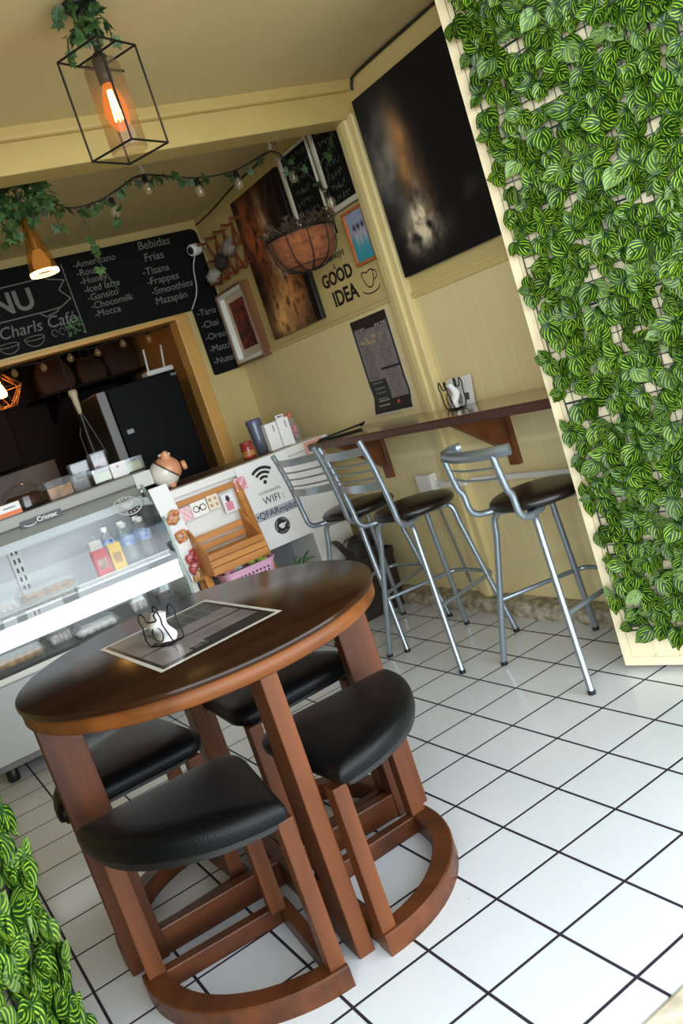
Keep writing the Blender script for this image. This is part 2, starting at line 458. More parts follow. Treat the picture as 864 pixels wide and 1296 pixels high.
mb = MB().box2((-2.6, -.2, 2.5), (.6, 2.1, 2.62)).box2((-2.6, 2.1, 2.49), (.6, 6.05, 2.62)); struct('ceiling', mb, m_ceil)
mb = MB().box2((-2.6, 2.06, 2.345), (XW+.02, 2.2, 2.55), bevel=.006)
mb.box2((-2.6, 2.03, 2.455), (XW+.02, 2.07, 2.55), bevel=.012)
struct('trim_3', mb, m_trim, 'cream ceiling beam with moulding')
mb = MB().box2((-2.6, -.2, 0), (-2.45, 6.0, 2.62)); struct('wall_left', mb, m_wall)
mb = MB().box2((-2.6, -.22, 2.38), (.7, -.08, 3.0)).box2((-2.6, -1.05, 2.62), (.7, -.22, 2.74)).box2((XW-.05, -.2, 0), (.7, -.05, 2.5)).box2((-2.6, -.2, 0), (-2.32, -.05, 2.5)); struct('wall_front_added_overhang', mb, m_wall)  # unseen overhang added outside, header lowered, to hold back the high sky
# back wall with the wide kitchen opening
mb = MB().box2((-2.6, 3.97, 1.945), (XW+.1, 4.07, 2.62)).box2((.155, 3.97, 0), (XW+.1, 4.07, 1.945)).box2((-2.6, 3.97, 0), (-2.2, 4.07, 1.945))
struct('wall_back', mb, m_wall)
m_jamb = pbr('warm_lit_jamb', L(214, 162, 84), .45, var=.12, vscale=5)  # orange of the warm kitchen light is put into the jamb colour
mb = MB().box2((.075, 3.955, 0), (.16, 4.085, 1.95), bevel=.006).box2((-2.2, 3.96, 1.925), (.16, 4.08, 1.952), bevel=.005)
struct('trim_4', mb, m_jamb, 'jamb of the kitchen opening with warm lamp light in its colour')
m_ktan = pbr('tan_kitchen_paint', L(196, 150, 92), .6, var=.1, vscale=3)
mb = MB().box2((.34, 4.07, 0), (.6, 6.0, 2.5)); struct('wall_right_kitchen', mb, m_ktan)
mb = MB().box2((-2.6, 5.9, 0), (.6, 6.05, 2.5)); struct('wall_back_kitchen', mb, m_dkwood)

# ================================================================== round dining table
TC = V((-1.36, 1.02, 0)); TA = R(-93.6)
t = thing('dining_table', 'round dark brown wooden dining table with a printed menu lying on it', 'table', TC)
mb = MB().lathe([(.0, .767), (.492, .767), (.4945, .768), (.495, .77), (.495, .778), (.4935, .781), (.491, .782), (0, .782)], 96, TC); obj('tabletop', mb, m_top, t)
mb = MB().lathe([(.43, .727), (.484, .727), (.489, .731), (.489, .7675), (.43, .7675)], 96, TC, cap=False); mb.lathe([(0, .735), (.44, .735)], 48, TC, cap=False); obj('edge_band', mb, m_edge, t)
for k in range(4):
    a = TA+PI/2*k; d = V((math.cos(a), math.sin(a), 0))
    rot = M.Rotation(a, 4, 'Z')
    mb = MB().box(TC+d*.425+V((0, 0, .365)), (.105, .044, .73), rot, bevel=.004); obj('leg', mb, m_leg, t)
for k in range(2):
    a = TA+PI/2*k
    mb = MB().box(TC+V((0, 0, .042 if k == 0 else .041)), (.75, .04 if k == 0 else .039, .075), M.Rotation(a, 4, 'Z'), bevel=.004); obj('stretcher', mb, m_rail, t)

def sector(r, ext, n=14, apex=.0):
    """quarter-sector outline around +X; ext pushes the sides outward"""
    pts = [(-apex, 0)] if apex else [(0, 0)]
    return pts
def dining_stool(label):
    t = thing('dining_stool', label, 'stool', (0, 0, 0), 0, 'dining stools under the round table')
    h = R(45); Rr = .372
    # seat: cushioned quarter round
    poly = [(-.045, 0)]+arc((0, 0), .405, -h*1.02, h*1.02, 16)
    out = round_poly([poly[0]]+poly[1:2]+poly[2:-1]+poly[-1:], [.10, .03]+[.02]*(len(poly)-3)+[.03], 6)
    cx = sum(p[0] for p in out)/len(out)
    def ring(s, z, dz=0): return [(cx+(x-cx)*s, y*s, z) for x, y in out]
    mb = MB().rings([ring(.96, .442), ring(.99, .443), ring(1.0, .448), ring(1.006, .458), ring(.998, .469), ring(.97, .480), ring(.91, .488), ring(.78, .493), ring(.55, .498), ring(.28, .5), ring(.05, .501)])
    obj('seat', mb, m_seat, t)
    mb = MB().prism([(cx+(x-cx)*.9, y*.9) for x, y in out], .425, .443); obj('seat_board', mb, m_black, t)
    for sx in (-1, 1):
        c = V((math.cos(h*sx)*(Rr-.022), math.sin(h*sx)*(Rr-.022), .239))
        mb = MB().box(c, (.046, .04, .38), M.Rotation(h*sx, 4, 'Z'), bevel=.003); obj('leg', mb, m_leg, t)
    mb = MB().box((.03, 0, .239), (.042, .042, .38), M.Rotation(h, 4, 'Z'), bevel=.003); obj('leg', mb, m_leg, t)
    # curved bottom rail
    n = 20; inner = .328; outer = .386
    mb = MB(); rg = []
    for i in range(n+1):
        a = -h*1.07+2.14*h*i/n; ca, sa = math.cos(a), math.sin(a)
        rg.append([(inner*ca, inner*sa, 0), (outer*ca, outer*sa, 0), (outer*ca, outer*sa, .05), ((outer-.004)*ca, (outer-.004)*sa, .054), ((inner+.004)*ca, (inner+.004)*sa, .054), (inner*ca, inner*sa, .05)])
    mb.rings(rg, smooth=False); obj('curved_rail', mb, m_rail, t)
    for sx in (-1, 1):
        d = V((math.cos(h*sx), math.sin(h*sx), 0))
        mb = MB().box(d*.175+V((.0, 0, .026)), (.37, .034, .05), M.Rotation(h*sx, 4, 'Z'), bevel=.003); obj('side_rail', mb, m_rail, t)
    return t
st = dining_stool('black seated wooden stool nearest the viewer, under the front left of the table')
st.location = (-1.448, .868, 0); st.rotation_euler = (0, 0, R(-140.5))
dup(st, (-1.335, .872, 0), R(-45), 'black seated wooden stool at the right of the table, fully in view from above')
dup(st, (-1.45, 1.10, 0), R(137), 'black seated wooden stool at the left of the table, between table leg and display case')
dup(st, (-1.30, 1.09, 0), R(45), 'black seated wooden stool at the far side of the table, mostly hidden below the tabletop')

# menu sheet on the table
def menu_fn(u, v):
    if u < .035 or u > .965 or v < .03 or v > .97: return (226, 226, 224)
    if u < .075 or u > .925 or v < .1 or v > .95: return (26, 27, 26)
    if v > .62 and u > .3: return (30, 42, 34) if (int(v*70) % 3 and int(u*60) % 7) else (110, 116, 110)
    if v < .2 and .45 < u: return (28, 34, 30)
    if v < .17 and u > .3: return (150, 150, 146) if (int(u*50) % 4 and int(v*60) % 2) else (30, 36, 32)
    if abs(v-.42-.0*(u)) < .012: return (44, 40, 40)
    s = 140+22*noise.noise(V((u*6, v*5, 2)))
    if int(v*90) % 3 == 0 and int(u*70) % 5: s -= 22
    return (s, s*.95, s*.95)
p0, p1, p3 = V((-1.561, .745, .7832)), V((-1.205, .788, .7832)), V((-1.575, 1.262, .7832))
mb = MB().grid(p0, p1-p0, p3-p0, 60, 84, menu_fn)
nsheet = obj('menu_sheet', mb, m_lam); tag(nsheet, 'laminated black and grey menu sheet with white border lying on the round table', 'menu')
# wire napkin holder with folded napkin
def napkin_holder(loc, rz, label, s=1.):
    t = thing('napkin_holder', label, 'napkin holder', loc, rz)
    T0 = world_of(t)
    def X(p): return T0 @ V((p[0]*s, p[1]*s, p[2]*s))
    for y in (-.022, .022):
        mb = MB()
        base = [(-.05, y, .003), (.05, y, .003), (.056, y*1.3, .03), (.046, y*1.5, .075), (.05, y*1.6, .1), (.038, y*1.5, .122), (.022, y*1.5, .108), (.02, y*1.4, .09), (-.02, y*1.4, .09), (-.022, y*1.5, .108), (-.038, y*1.5, .122), (-.05, y*1.6, .1), (-.046, y*1.5, .075), (-.056, y*1.3, .03)]
        mb.tube(smooth_path([X(p) for p in base+[base[0]]], 5)[:-1], .0027*s, 6, closed=True)
        mb.tube([X((.05*math.cos(a)*.45, y*1.05, .042+.026*math.sin(a))) for a in [i*PI/7 for i in range(14)]], .0022*s, 6, closed=True)
        obj('wire_side', mb, m_blackm, t)
    mb = MB()
    for x in (-.045, 0, .045): mb.tube([X((x, -.024, .004)), X((x, .024, .004))], .0027*s, 6)
    obj('wire_base', mb, m_blackm, t)
    mb = MB(); rg = []
    for i in range(15):
        v = i/14; w = .036*(1+.25*math.sin(v*5)); y = .010*math.sin(v*7.+.4)
        rg.append([X((-w, y-.009, .008+v*.098)), (X((0, y-.013+.006*math.sin(v*9), .008+v*.1))), X((w, y-.007, .008+v*.094)), X((w, y+.009, .008+v*.094)), X((0, y+.013, .008+v*.1)), X((-w, y+.009, .008+v*.098))])
    mb.rings(rg, smooth=True); obj('napkins', mb, m_paper, t)
    return t
napkin_holder((-1.462, .985, .7845), R(-62), 'small black wire napkin holder with white napkins on the round table', .8)

# ================================================================== wall bar counter
t = thing('bar_counter', 'long brown wooden bar counter fixed along the cream right wall', 'bar counter', (.25, 1.85, .96))
mb = MB().box2((.095, 1.0, .962), (XW, 2.86, .998), bevel=.004); obj('worktop', mb, m_shelf, t)
mb = MB().box2((.101, 1.0, .9965), (XW-.001, 2.855, 1.0005)); obj('top_veneer', mb, m_shelft, t)
for y in (1.66, 2.66):
    mb = MB().box2((.395, y-.032, .70), (XW, y+.032, .962), bevel=.004)
    mb.prism([(.13, .962), (.40, .962), (.40, .775), (.385, .765)], -.016, .016, M.Translation((0, y, 0)) @ M(((1, 0, 0, 0), (0, 0, 1, 0), (0, 1, 0, 0), (0, 0, 0, 1))))
    obj('bracket', mb, m_bracket, t)
napkin_holder((.295, 1.80, 1.0015), R(70), 'small black wire napkin holder with a white card behind it on the bar counter', 1.05)
mb = MB().grid((.33, 1.885, 1.002), (.03, -.13, 0), (.02, 0, .125), 12, 12, lambda u, v: (212, 210, 206) if not (.7 < u < .85 and .2 < v < .4) else (70, 68, 66))
mb.plate((.333, 1.885, 1.002), (.03, -.13, 0), (.02, 0, .125), .0015); mb.col[-6:] = [L(220, 218, 214)]*6
tag(obj('table_card', mb, m_attr), 'white card standing behind the wire holder on the bar counter', 'card')
# closed black folders at the far end of the bar
mb = MB().box((.165, 2.62, 1.006), (.25, .03, .010), M.Rotation(R(-50), 4, 'Z'), bevel=.003)
mb.box((.18, 2.612, 1.022), (.26, .022, .010), M.Rotation(R(-46), 4, 'Z') @ M.Rotation(R(-4), 4, 'Y'), bevel=.003)
mb.tube([(.25, 2.53, 1.02), (.262, 2.515, 1.034), (.245, 2.505, 1.03), (.225, 2.51, 1.03)], .006, 8)
tag(obj('black_strap', mb, m_black), 'narrow black folded straps lying on the far end of the bar counter', 'strap')

# ================================================================== bar stools
def stool_base(t, seatmat):
    rings_ = []
    def circ(r, z): return [(r*math.cos(2*PI*i/40), r*math.sin(2*PI*i/40), z) for i in range(40)]
    mb = MB().rings([circ(.14, .645), circ(.168, .646), circ(.178, .652), circ(.182, .662), circ(.18, .672), circ(.17, .681), circ(.15, .687), circ(.1, .691), circ(.04, .693), circ(.004, .6935)])
    obj('seat', mb, seatmat, t)
    mb = MB().box((0, 0, .637), (.2, .2, .012), bevel=.004); obj('seat_plate', mb, m_blackm, t)
    tr = .0125
    ft = {}
    for nm, (fx, fy) in dict(fl=(-.195, .272), fr=(-.195, -.272), bl=(.2, .175), br=(.2, -.175)).items():
        tx, ty = (-.105, math.copysign(.085, fy)) if nm[0] == 'f' else (.10, math.copysign(.08, fy))
        kx, ky = fx-(fx-tx)*.78, fy-(fy-ty)*.72
        pts = [(tx*.45, ty*.6, .63), (tx, ty*1.0, .63), (tx+(kx-tx)*.55, ty+(ky-ty)*.55, .625), (kx, ky, .60), (fx-(fx-kx)*.93, fy-(fy-ky)*.93, .54), (fx, fy, .012)]
        mb = MB().tube(smooth_path(pts[:5], 5)+[V(pts[5])], tr, 10)
        leg = obj('leg', mb, m_silver, t); ft[nm] = (kx, ky, fx, fy)
        mb = MB().tube([(fx, fy, .016), (fx, fy, 0)], tr*1.12, 10); obj('rubber_foot', mb, m_black, leg)
    def at(nm, z):
        kx, ky, fx, fy = ft[nm]; s = (.6-z)/.6; return V((kx+(fx-kx)*s, ky+(fy-ky)*s, z))
    z = .275
    a, b, c, d = at('fl', z), at('bl', z+.005), at('br', z+.005), at('fr', z)
    pts = [a, b-(b-a)*.12]+smooth_path([b-(b-a)*.06, b+V((.03, -.015, 0)), b+V((.045, -.06, 0))], 4)+smooth_path([c+V((.045, .06, 0)), c+V((.03, .015, 0)), c-(c-d)*.06], 4)+[d]
    mb = MB().tube(pts, .0095, 8); obj('footrest', mb, m_silver, t)
def back_tube(t, sy, top, lean=.055):
    pts = [(-.06, .10*sy, .636), (-.13, .145*sy, .634), (-.175, .158*sy, .641), (-.199, .163*sy, .668), (-.2065, .165*sy, .73), (-.205-lean*.5, .167*sy, top-.12), (-.205-lean, .168*sy, top)]
    mb = MB().tube(smooth_path(pts, 6), .0125, 10); obj('back_post', mb, m_silver, t)
    return V(pts[-1])
def xback(z, top, lean):  # x of the back post at height z
    return -.205-lean*max(0, (z-.73)/(top-.73))
def bar_slat(t, z, h, top, lean, name, th=.008):
    x = xback(z, top, lean); pts = []
    for i in range(13):
        u = -1+2*i/12; pts.append((x-.035*(1-u*u), .162*u, z))
    mb = MB(); rg = []
    for (px_, py_, pz) in pts:
        rg.append([(px_-th/2, py_, pz-h/2), (px_+th/2, py_, pz-h/2), (px_+th/2, py_, pz+h/2), (px_-th/2, py_, pz+h/2)])
    mb.rings(rg, smooth=False); obj(name, mb, m_silver, t)
def bar_wire(t, z, top, lean):
    x = xback(z, top, lean)
    mb = MB().tube([(x-.035*(1-(u/6)**2), .162*u/6, z) for u in range(-6, 7)], .0042, 6); obj('back_wire', mb, m_silver, t)

def bar_stool(label):
    t = thing('bar_stool', label, 'bar stool', (0, 0, 0), 0, 'silver bar stools along the wall counter')
    stool_base(t, m_seatb)
    top, lean = 1.03, .06
    for sy in (-1, 1): back_tube(t, sy, top, lean)
    bar_slat(t, .985, .034, top, lean, 'top_slat'); bar_slat(t, .83, .034, top, lean, 'lower_slat')
    for z in (.865, .9, .935): bar_wire(t, z, top, lean)
    return t
s2 = bar_stool('silver bar stool with slatted back, middle of the three at the wall counter')
s2.location = (-.0, 1.908, 0)
dup(s2, (.03, 2.43, 0), R(7.9), 'silver bar stool with slatted back, farthest of the three, in front of the wifi sign')
t = thing('bar_stool', 'silver bar stool with curved tube back rail, beside the leafy panel', 'bar stool', (0, 0, 0), 0, 'silver bar stools along the wall counter')
stool_base(t, m_seatb)
top, lean = .885, .035
for sy in (-1, 1): back_tube(t, sy, top, lean)
pts = [(-.125, .222, .893), (-.15, .232, .893), (-.19, .214, .893), (-.232, .17, .893), (-.262, .09, .893), (-.272, 0, .893), (-.262, -.09, .893), (-.236, -.17, .893), (-.2, -.222, .893)]
mb = MB().tube(smooth_path(pts, 5), .021, 12, flat=(1., .7)); obj('back_rail', mb, m_silver, t)
for z in (.80, .84): bar_wire(t, z, top, lean)
t.location = (.08, 1.21, 0); t.rotation_euler = (0, 0, R(-7.6))

# ================================================================== leafy panels
def leafy_panel(name, label, A, B, z0, z1, face, seed, net=True, rows=None, vis=None, margin=.055, dens=1.5, flat=1.):
    """door leaf from A (free edge) to B (hinge); face = +1/-1 side (left of A->B is +1) that carries the foliage"""
    A = V((*A, 0)); B = V((*B, 0)); d = (B-A); Wd = d.length; d.normalize()
    nrm = V((-d.y, d.x, 0))*face
    t = thing(name, label, 'leafy panel', ((A.x+B.x)/2, (A.y+B.y)/2, z0))
    P = lambda s, z, o=0.: A+d*s+nrm*o+V((0, 0, z))
    th = .035
    mb = MB()
    o = P(0, z0, -th)
    nb = int(Wd/.088)
    for i in range(nb):
        s0 = .03+i*(Wd-.06)/nb; s1 = .03+(i+1)*(Wd-.06)/nb
        for (sa, sb, dep) in ((s0+.004, s1-.004, 0.), (s1-.004, s1+.004, -.006)):
            if sb > Wd-.03: sb = Wd-.03
            vs = [P(sa, z0+.03, -th), P(sb, z0+.03, -th), P(sb, z1-.03, -th), P(sa, z1-.03, -th), P(sa, z0+.03, dep), P(sb, z0+.03, dep), P(sb, z1-.03, dep), P(sa, z1-.03, dep)]
            mb.add(vs, [[3, 2, 1, 0], [4, 5, 6, 7], [0, 1, 5, 4], [1, 2, 6, 5], [2, 3, 7, 6], [3, 0, 4, 7]])
    obj('boards', mb, m_panel, t)
    mb = MB()
    def bar(sa, sb, za, zb, o0, o1):
        vs = [P(sa, za, o0), P(sb, za, o0), P(sb, zb, o0), P(sa, zb, o0), P(sa, za, o1), P(sb, za, o1), P(sb, zb, o1), P(sa, zb, o1)]
        mb.add(vs, [[3, 2, 1, 0], [4, 5, 6, 7], [0, 1, 5, 4], [1, 2, 6, 5], [2, 3, 7, 6], [3, 0, 4, 7]])
    bar(0, .032, z0, z1, -th, .004); bar(Wd-.032, Wd, z0, z1, -th, .004)
    bar(.032, Wd-.032, z0, z0+.032, -th, .004); bar(.032, Wd-.032, z1-.03, z1, -th, .004)
    obj('frame', mb, m_panel, t)
    rr = random.Random(seed)
    sA, sB, zA, zB = margin, Wd-.02, z0+.135, z1-.03
    mb = MB(); nx = int((sB-sA)/.034); nz = int((zB-zA)/.034)
    for i in range(nx+1):
        s_ = sA+(sB-sA)*i/nx; w = .0016 if i % 8 else .003
        mb.tube([P(s_+.004*math.sin(k*.9+i), zA+(zB-zA)*k/10, .010+.003*math.sin(k*1.7+i*.4)) for k in range(11)], w, 4, caps=False)
    for j in range(nz+1):
        z_ = zA+(zB-zA)*j/nz; w = .0016 if j % 8 else .003
        mb.tube([P(sA+(sB-sA)*k/8, z_+.006*math.sin(k*.8+j*.2), .010+.003*math.sin(k*1.3+j*.5)) for k in range(9)], w, 4, caps=False)
    obj('netting', mb, m_net, t)
    mb = MB()
    def leaf(pos, ang, tilt, ln, wd, roll, c):
        # local: x lateral, y along, z out
        ca, sa = math.cos(ang), math.sin(ang)
        along = d*ca+V((0, 0, 1))*sa; lat0 = d*(-sa)+V((0, 0, 1))*ca
        al = along*math.cos(tilt)+nrm*math.sin(tilt); out0 = nrm*math.cos(tilt)-along*math.sin(tilt)
        lat = lat0*math.cos(roll)+out0*math.sin(roll); out = out0*math.cos(roll)-lat0*math.sin(roll)
        nv, nu = 7, 4; vs = []; uvs = []; fs = []; cs = []
        for j in range(nv+1):
            v = j/nv
            w = wd*.5*(max(0, math.sin(PI*min(1, v*.94+.06)**.78))**.8)*(1 if v < .72 else (1-(v-.72)/.28*.45))
            if j == nv: w = .0006
            for i in range(nu+1):
                u = -1+2*i/nu
                zz = -.18*wd*(1-abs(u))*(.7 if 0 < v < 1 else 0) - ln*.26*(v-.25)**2 + .012
                q = pos+al*(v*ln)+lat*(u*w)+out*(zz+.0)
                vs.append(q)
        for j in range(nv):
            for i in range(nu):
                k = j*(nu+1)+i; fs.append([k, k+1, k+nu+2, k+nu+1])
                uvs.append([(i/nu, j/nv), ((i+1)/nu, j/nv), ((i+1)/nu, (j+1)/nv), (i/nu, (j+1)/nv)]); cs.append(c)
        mb.add(vs, fs, True, 0, None, uvs, cs)
    step = .074/math.sqrt(dens)
    ni = int((sB-sA)/step)+1; nj = int((zB-zA)/step)+1
    for j in range(nj):
        for i in range(ni):
            s_ = sA+.012+(i+.5*(j % 2))*step+rr.uniform(-.02, .02); z_ = zA+.02+j*step+rr.uniform(-.02, .02)
            if s_ > sB or z_ > zB+.02: continue
            n = rr.choice((3, 3, 4, 4)); a0 = rr.uniform(0, 2*PI)
            for k in range(n):
                ang = a0+k*2*PI/n+rr.uniform(-.5, .5)
                if rr.random() < .45: ang = -PI/2+rr.uniform(-1.1, 1.1)     # many tips hang down
                big = rr.random()
                ln = rr.uniform(.057, .077); wd = ln*rr.uniform(.74, .9)
                if s_ < sA+.05 and math.cos(ang) < -.3: ln *= .72; wd *= .72
                pale = .0
                pr = rr.random()
                if pr < .03: pale = rr.uniform(.2, .4)
                elif pr < .3: pale = rr.uniform(0, .12)
                leaf(P(s_, z_, .012+rr.uniform(0, .018)*flat), ang, rr.uniform(.02, .6)*flat, ln, wd, rr.uniform(-.35, .35)*flat, (rr.uniform(.05, 1.), pale, 0, 1))
    fo = obj('foliage', mb, m_leaf, t, fix=False); fo['kind'] = 'stuff'
    return t
leafy_panel('leafy_panel', 'tall cream board panel covered with striped green artificial leaves on the right', (.04, .97), (.36, .02), .02, 2.46, -1, 5)
leafy_panel('leafy_panel', 'narrow view of a panel of striped green leaves at lower left', (-2.0, .55), (-2.31, -.06), .02, 2.46, 1, 9, margin=.012, flat=.35, dens=1.8)
# ================================================================== glass display case
CX0, CX1 = -1.86, -.722
t = thing('display_case', 'large grey refrigerated glass display case with a bright band below its shelf, left of the white counter', 'display case', ((CX0+CX1)/2, 3.3, 0))
mb = MB().box2((CX0, 3.0, .085), (CX1, 3.62, .455), bevel=.006); obj('lower_body', mb, m_grey, t)
mb = MB().box2((CX0+.01, 2.992, .10), (-1.55, 3.01, .44), bevel=.004).box2((-1.54, 2.992, .10), (CX1-.01, 3.01, .44), bevel=.004); obj('front_panel', mb, pbr('case_front_grey', L(190, 191, 192), .4, var=.06), t)
mb = MB().box2((CX0-.004, 2.985, .075), (CX1+.004, 3.02, .10), bevel=.003); obj('kick_rail', mb, m_dgrey, t)
mb = MB().box2((CX0, 2.955, .452), (CX1, 3.02, .482), bevel=.004); obj('front_sill', mb, m_white, t)
mb = MB().box2((CX0, 2.953, .482), (CX1, 2.985, .494), bevel=.003); obj('glass_gasket', mb, m_black, t)
for x in (CX0+.06, CX1-.07):
    for y in (3.06, 3.54):
        mb = MB().lathe([(.026, 0), (.03, .01), (.028, .06), (.02, .085)], 16, (x, y, 0)); obj('foot', mb, m_black, t)
mb = MB().box2((CX0, 3.585, .455), (CX1, 3.62, 1.10)); obj('back_panel', mb, pbr('case_inner_grey', L(196, 198, 202), .4), t)
mb = MB().box2((CX0, 3.02, .455), (CX1, 3.585, .475)); obj('deck', mb, m_steel, t)
prof = [(2.966, .494), (2.969, .60), (2.973, .70), (2.98, .80), (2.992, .88), (3.012, .935), (3.045, .978), (3.09, 1.012), (3.14, 1.05), (3.17, 1.085)]
def offp(pf, d):
    out = []
    for i, (y, z) in enumerate(pf):
        a = pf[max(i-1, 0)]; b = pf[min(i+1, len(pf)-1)]; ty, tz = b[0]-a[0], b[1]-a[1]; l = math.hypot(ty, tz)
        out.append((y+tz/l*d, z-ty/l*d))
    return out
inn = offp(prof, .005)
mb = MB().rings([[(x, y, z) for y, z in prof]+[(x, y, z) for y, z in inn[::-1]] for x in (CX0, CX1-.004)], smooth=True)
obj('curved_glass', mb, m_case_glass, t)
# right hand end glass with grey edge trim
poly = [(y, z) for y, z in inn]+[(3.585, 1.085), (3.585, .48), (2.975, .48)]
sidem = M(((0, 0, 1, 0), (1, 0, 0, 0), (0, 1, 0, 0), (0, 0, 0, 1)))
mb = MB().prism(poly, CX1-.006, CX1, sidem); obj('side_glass', mb, m_case_glass, t)
mb = MB().prism(poly, CX0, CX0+.006, sidem); obj('side_glass', mb, m_case_glass, t)
m_edgeglass = pbr('greenish_glass_edge', L(150, 168, 156), .2, spec=.6)
mb = MB().rings([[(x, y, z) for y, z in offp(prof, -.004)]+[(x, y, z) for y, z in offp(prof, .012)[::-1]] for x in (CX1-.012, CX1+.002)], smooth=False); obj('edge_trim', mb, m_edgeglass, t)
mb = MB().box2((CX0, 3.168, 1.088), (CX1+.05, 3.62, 1.150), bevel=.006); obj('top_slab', mb, m_steel, t)
mb = MB().box2((CX0+.006, 3.19, 1.055), (CX1-.008, 3.585, 1.088)); obj('ceiling_liner', mb, m_dgrey, t)
mb = MB().box2((CX0+.006, 3.178, 1.03), (CX1-.012, 3.19, 1.087), bevel=.002); obj('upper_fascia', mb, pbr('fascia_grey', L(128, 124, 112), .5), t)
mb = MB().box2((CX0+.006, 3.195, .985), (CX1-.012, 3.212, 1.04)); mb.box2((CX0+.006, 3.190, 1.03), (CX1-.012, 3.216, 1.036), bevel=.002); obj('inner_valance', mb, pbr('valance_grey', L(206, 208, 212), .35), t)
# slotted upright
mb = MB().box2((-1.40, 3.572, .48), (-1.335, 3.586, 1.05), bevel=.002)
sl = obj('slotted_upright', mb, m_grey, t)
mb = MB()
for k in range(11):
    for dx in (-.012, .012): mb.box((-1.3675+dx, 3.5715, .52+k*.048), (.010, .003, .026))
obj('slots', mb, m_black, sl)
# shelf, rail and glowing bars
mb = MB().box2((CX0+.01, 3.08, .708), (CX1-.014, 3.57, .716), bevel=.002); obj('glass_shelf', mb, m_glass, t)
mb = MB()
for (xa, xb) in ((CX0+.012, -1.24), (-1.232, CX1-.016)):
    mb.box2((xa, 3.055, .704), (xb, 3.082, .712), bevel=.001).box2((xa, 3.055, .728), (xb, 3.062, .734), bevel=.001)
    k = xa+.008
    while k < xb-.004: mb.box((k, 3.0585, .72), (.004, .005, .02)); k += .0125
obj('shelf_rail', mb, m_grey, t)
mb = MB().box2((CX0+.03, 3.27, 1.035), (CX1-.03, 3.31, 1.054), bevel=.003); obj('added_top_strip', mb, emit('added_case_glow', (.95, .98, 1., 1), 7.), t)  # added strip hidden behind the valance, brightens the case inside
mb = MB().box2((CX0+.012, 2.99, .588), (CX1-.014, 3.004, .682), bevel=.003); obj('glow_bar', mb, m_glow_bar, t)  # glowing bar close behind the front glass, draws the bright band
mb = MB().plate((-1.352, 3.163, 1.074), (.205, 0, 0), (0, .0, .036), -.006); obj('name_plate', mb, m_black, t)
mb = MB().text('Criotec', (-1.222, 3.1545, 1.093), (1, 0, 0), (0, 0, 1), .032, bold=.0008).tube([(-1.337+.03*(1-math.cos(a)), 3.1555, 1.088-.010*math.sin(a)) for a in [PI*i/8 for i in range(9)]], .003, 6)
mb.v = [p for p in mb.v]
obj('plate_lettering', mb, m_paper, t)
mb = MB().plate((-.752, 3.1655, 1.066), (.094, 0, 0), (0, 0, .076), .002); obj('sticker', mb, pbr('pale_sticker', L(206, 204, 198), .5), t)
# round logo sticker on the curved glass: laid on the slanted part
def on_glass(u, v):   # u along X, v along the profile length, relative to the logo centre
    L0 = 0; pts = offp(prof, -.0015); seg = []
    for i in range(len(pts)-1): seg.append(math.hypot(pts[i+1][0]-pts[i][0], pts[i+1][1]-pts[i][1]))
    s = .555+v
    for i, l in enumerate(seg):
        if s <= l or i == len(seg)-1:
            k = s/l; return V((-.852+u, pts[i][0]+(pts[i+1][0]-pts[i][0])*k, pts[i][1]+(pts[i+1][1]-pts[i][1])*k))
        s -= l
m_decal = pbr('white_vinyl', L(232, 232, 226), .5)
mb = MB(); rg = []
n = 40
for i in range(n):
    a = 2*PI*i/n
    rg.append([on_glass(r*math.cos(a), r*math.sin(a)) for r in (.066, .071)])
for i in range(n): mb.add(rg[i]+rg[(i+1) % n], [[0, 1, 3, 2]])
cup = [(-.03, .012), (-.024, -.004), (-.01, -.016), (.004, -.02), (.016, -.012), (.022, .0), (.036, .008), (.038, .018), (.028, .022), (.018, .014), (.012, .02), (-.006, .022), (-.018, .018)]
c0 = on_glass(0, 0); mb.add([c0]+[on_glass(*p) for p in cup], [[0, i+1, (i+1) % len(cup)+1] for i in range(len(cup))])
mb.add([on_glass(*p) for p in ((-.012, -.026), (.004, -.03), (.018, -.022), (.02, -.027), (.004, -.036), (-.014, -.032))], [[0, 1, 4, 5], [1, 2, 3, 4]])
def glass_text(word, r, a_mid, step, up, size=.018):
    tmp = MB()
    for i, ch in enumerate(word):
        a = a_mid+(i-(len(word)-1)/2)*step*(-1 if up else 1)
        one = MB().text(ch, (0, 0, 0), (1, 0, 0), (0, 1, 0), size, 0., bold=.0005)
        rot = a-PI/2 if up else a+PI/2
        for p in range(len(one.v)):
            x, y, _ = one.v[p]; xx = x*math.cos(rot)-y*math.sin(rot)+r*math.cos(a); yy = x*math.sin(rot)+y*math.cos(rot)+r*math.sin(a)
            one.v[p] = tuple(on_glass(xx, yy))
        mb.add(one.v, one.f)
glass_text('MARUMI', .055, R(62), R(19), True); glass_text('THE', .055, R(165), R(17), True); glass_text('CAFE', .055, R(275), R(22), False)
obj('logo_decal', mb, m_decal, t, fix=False)

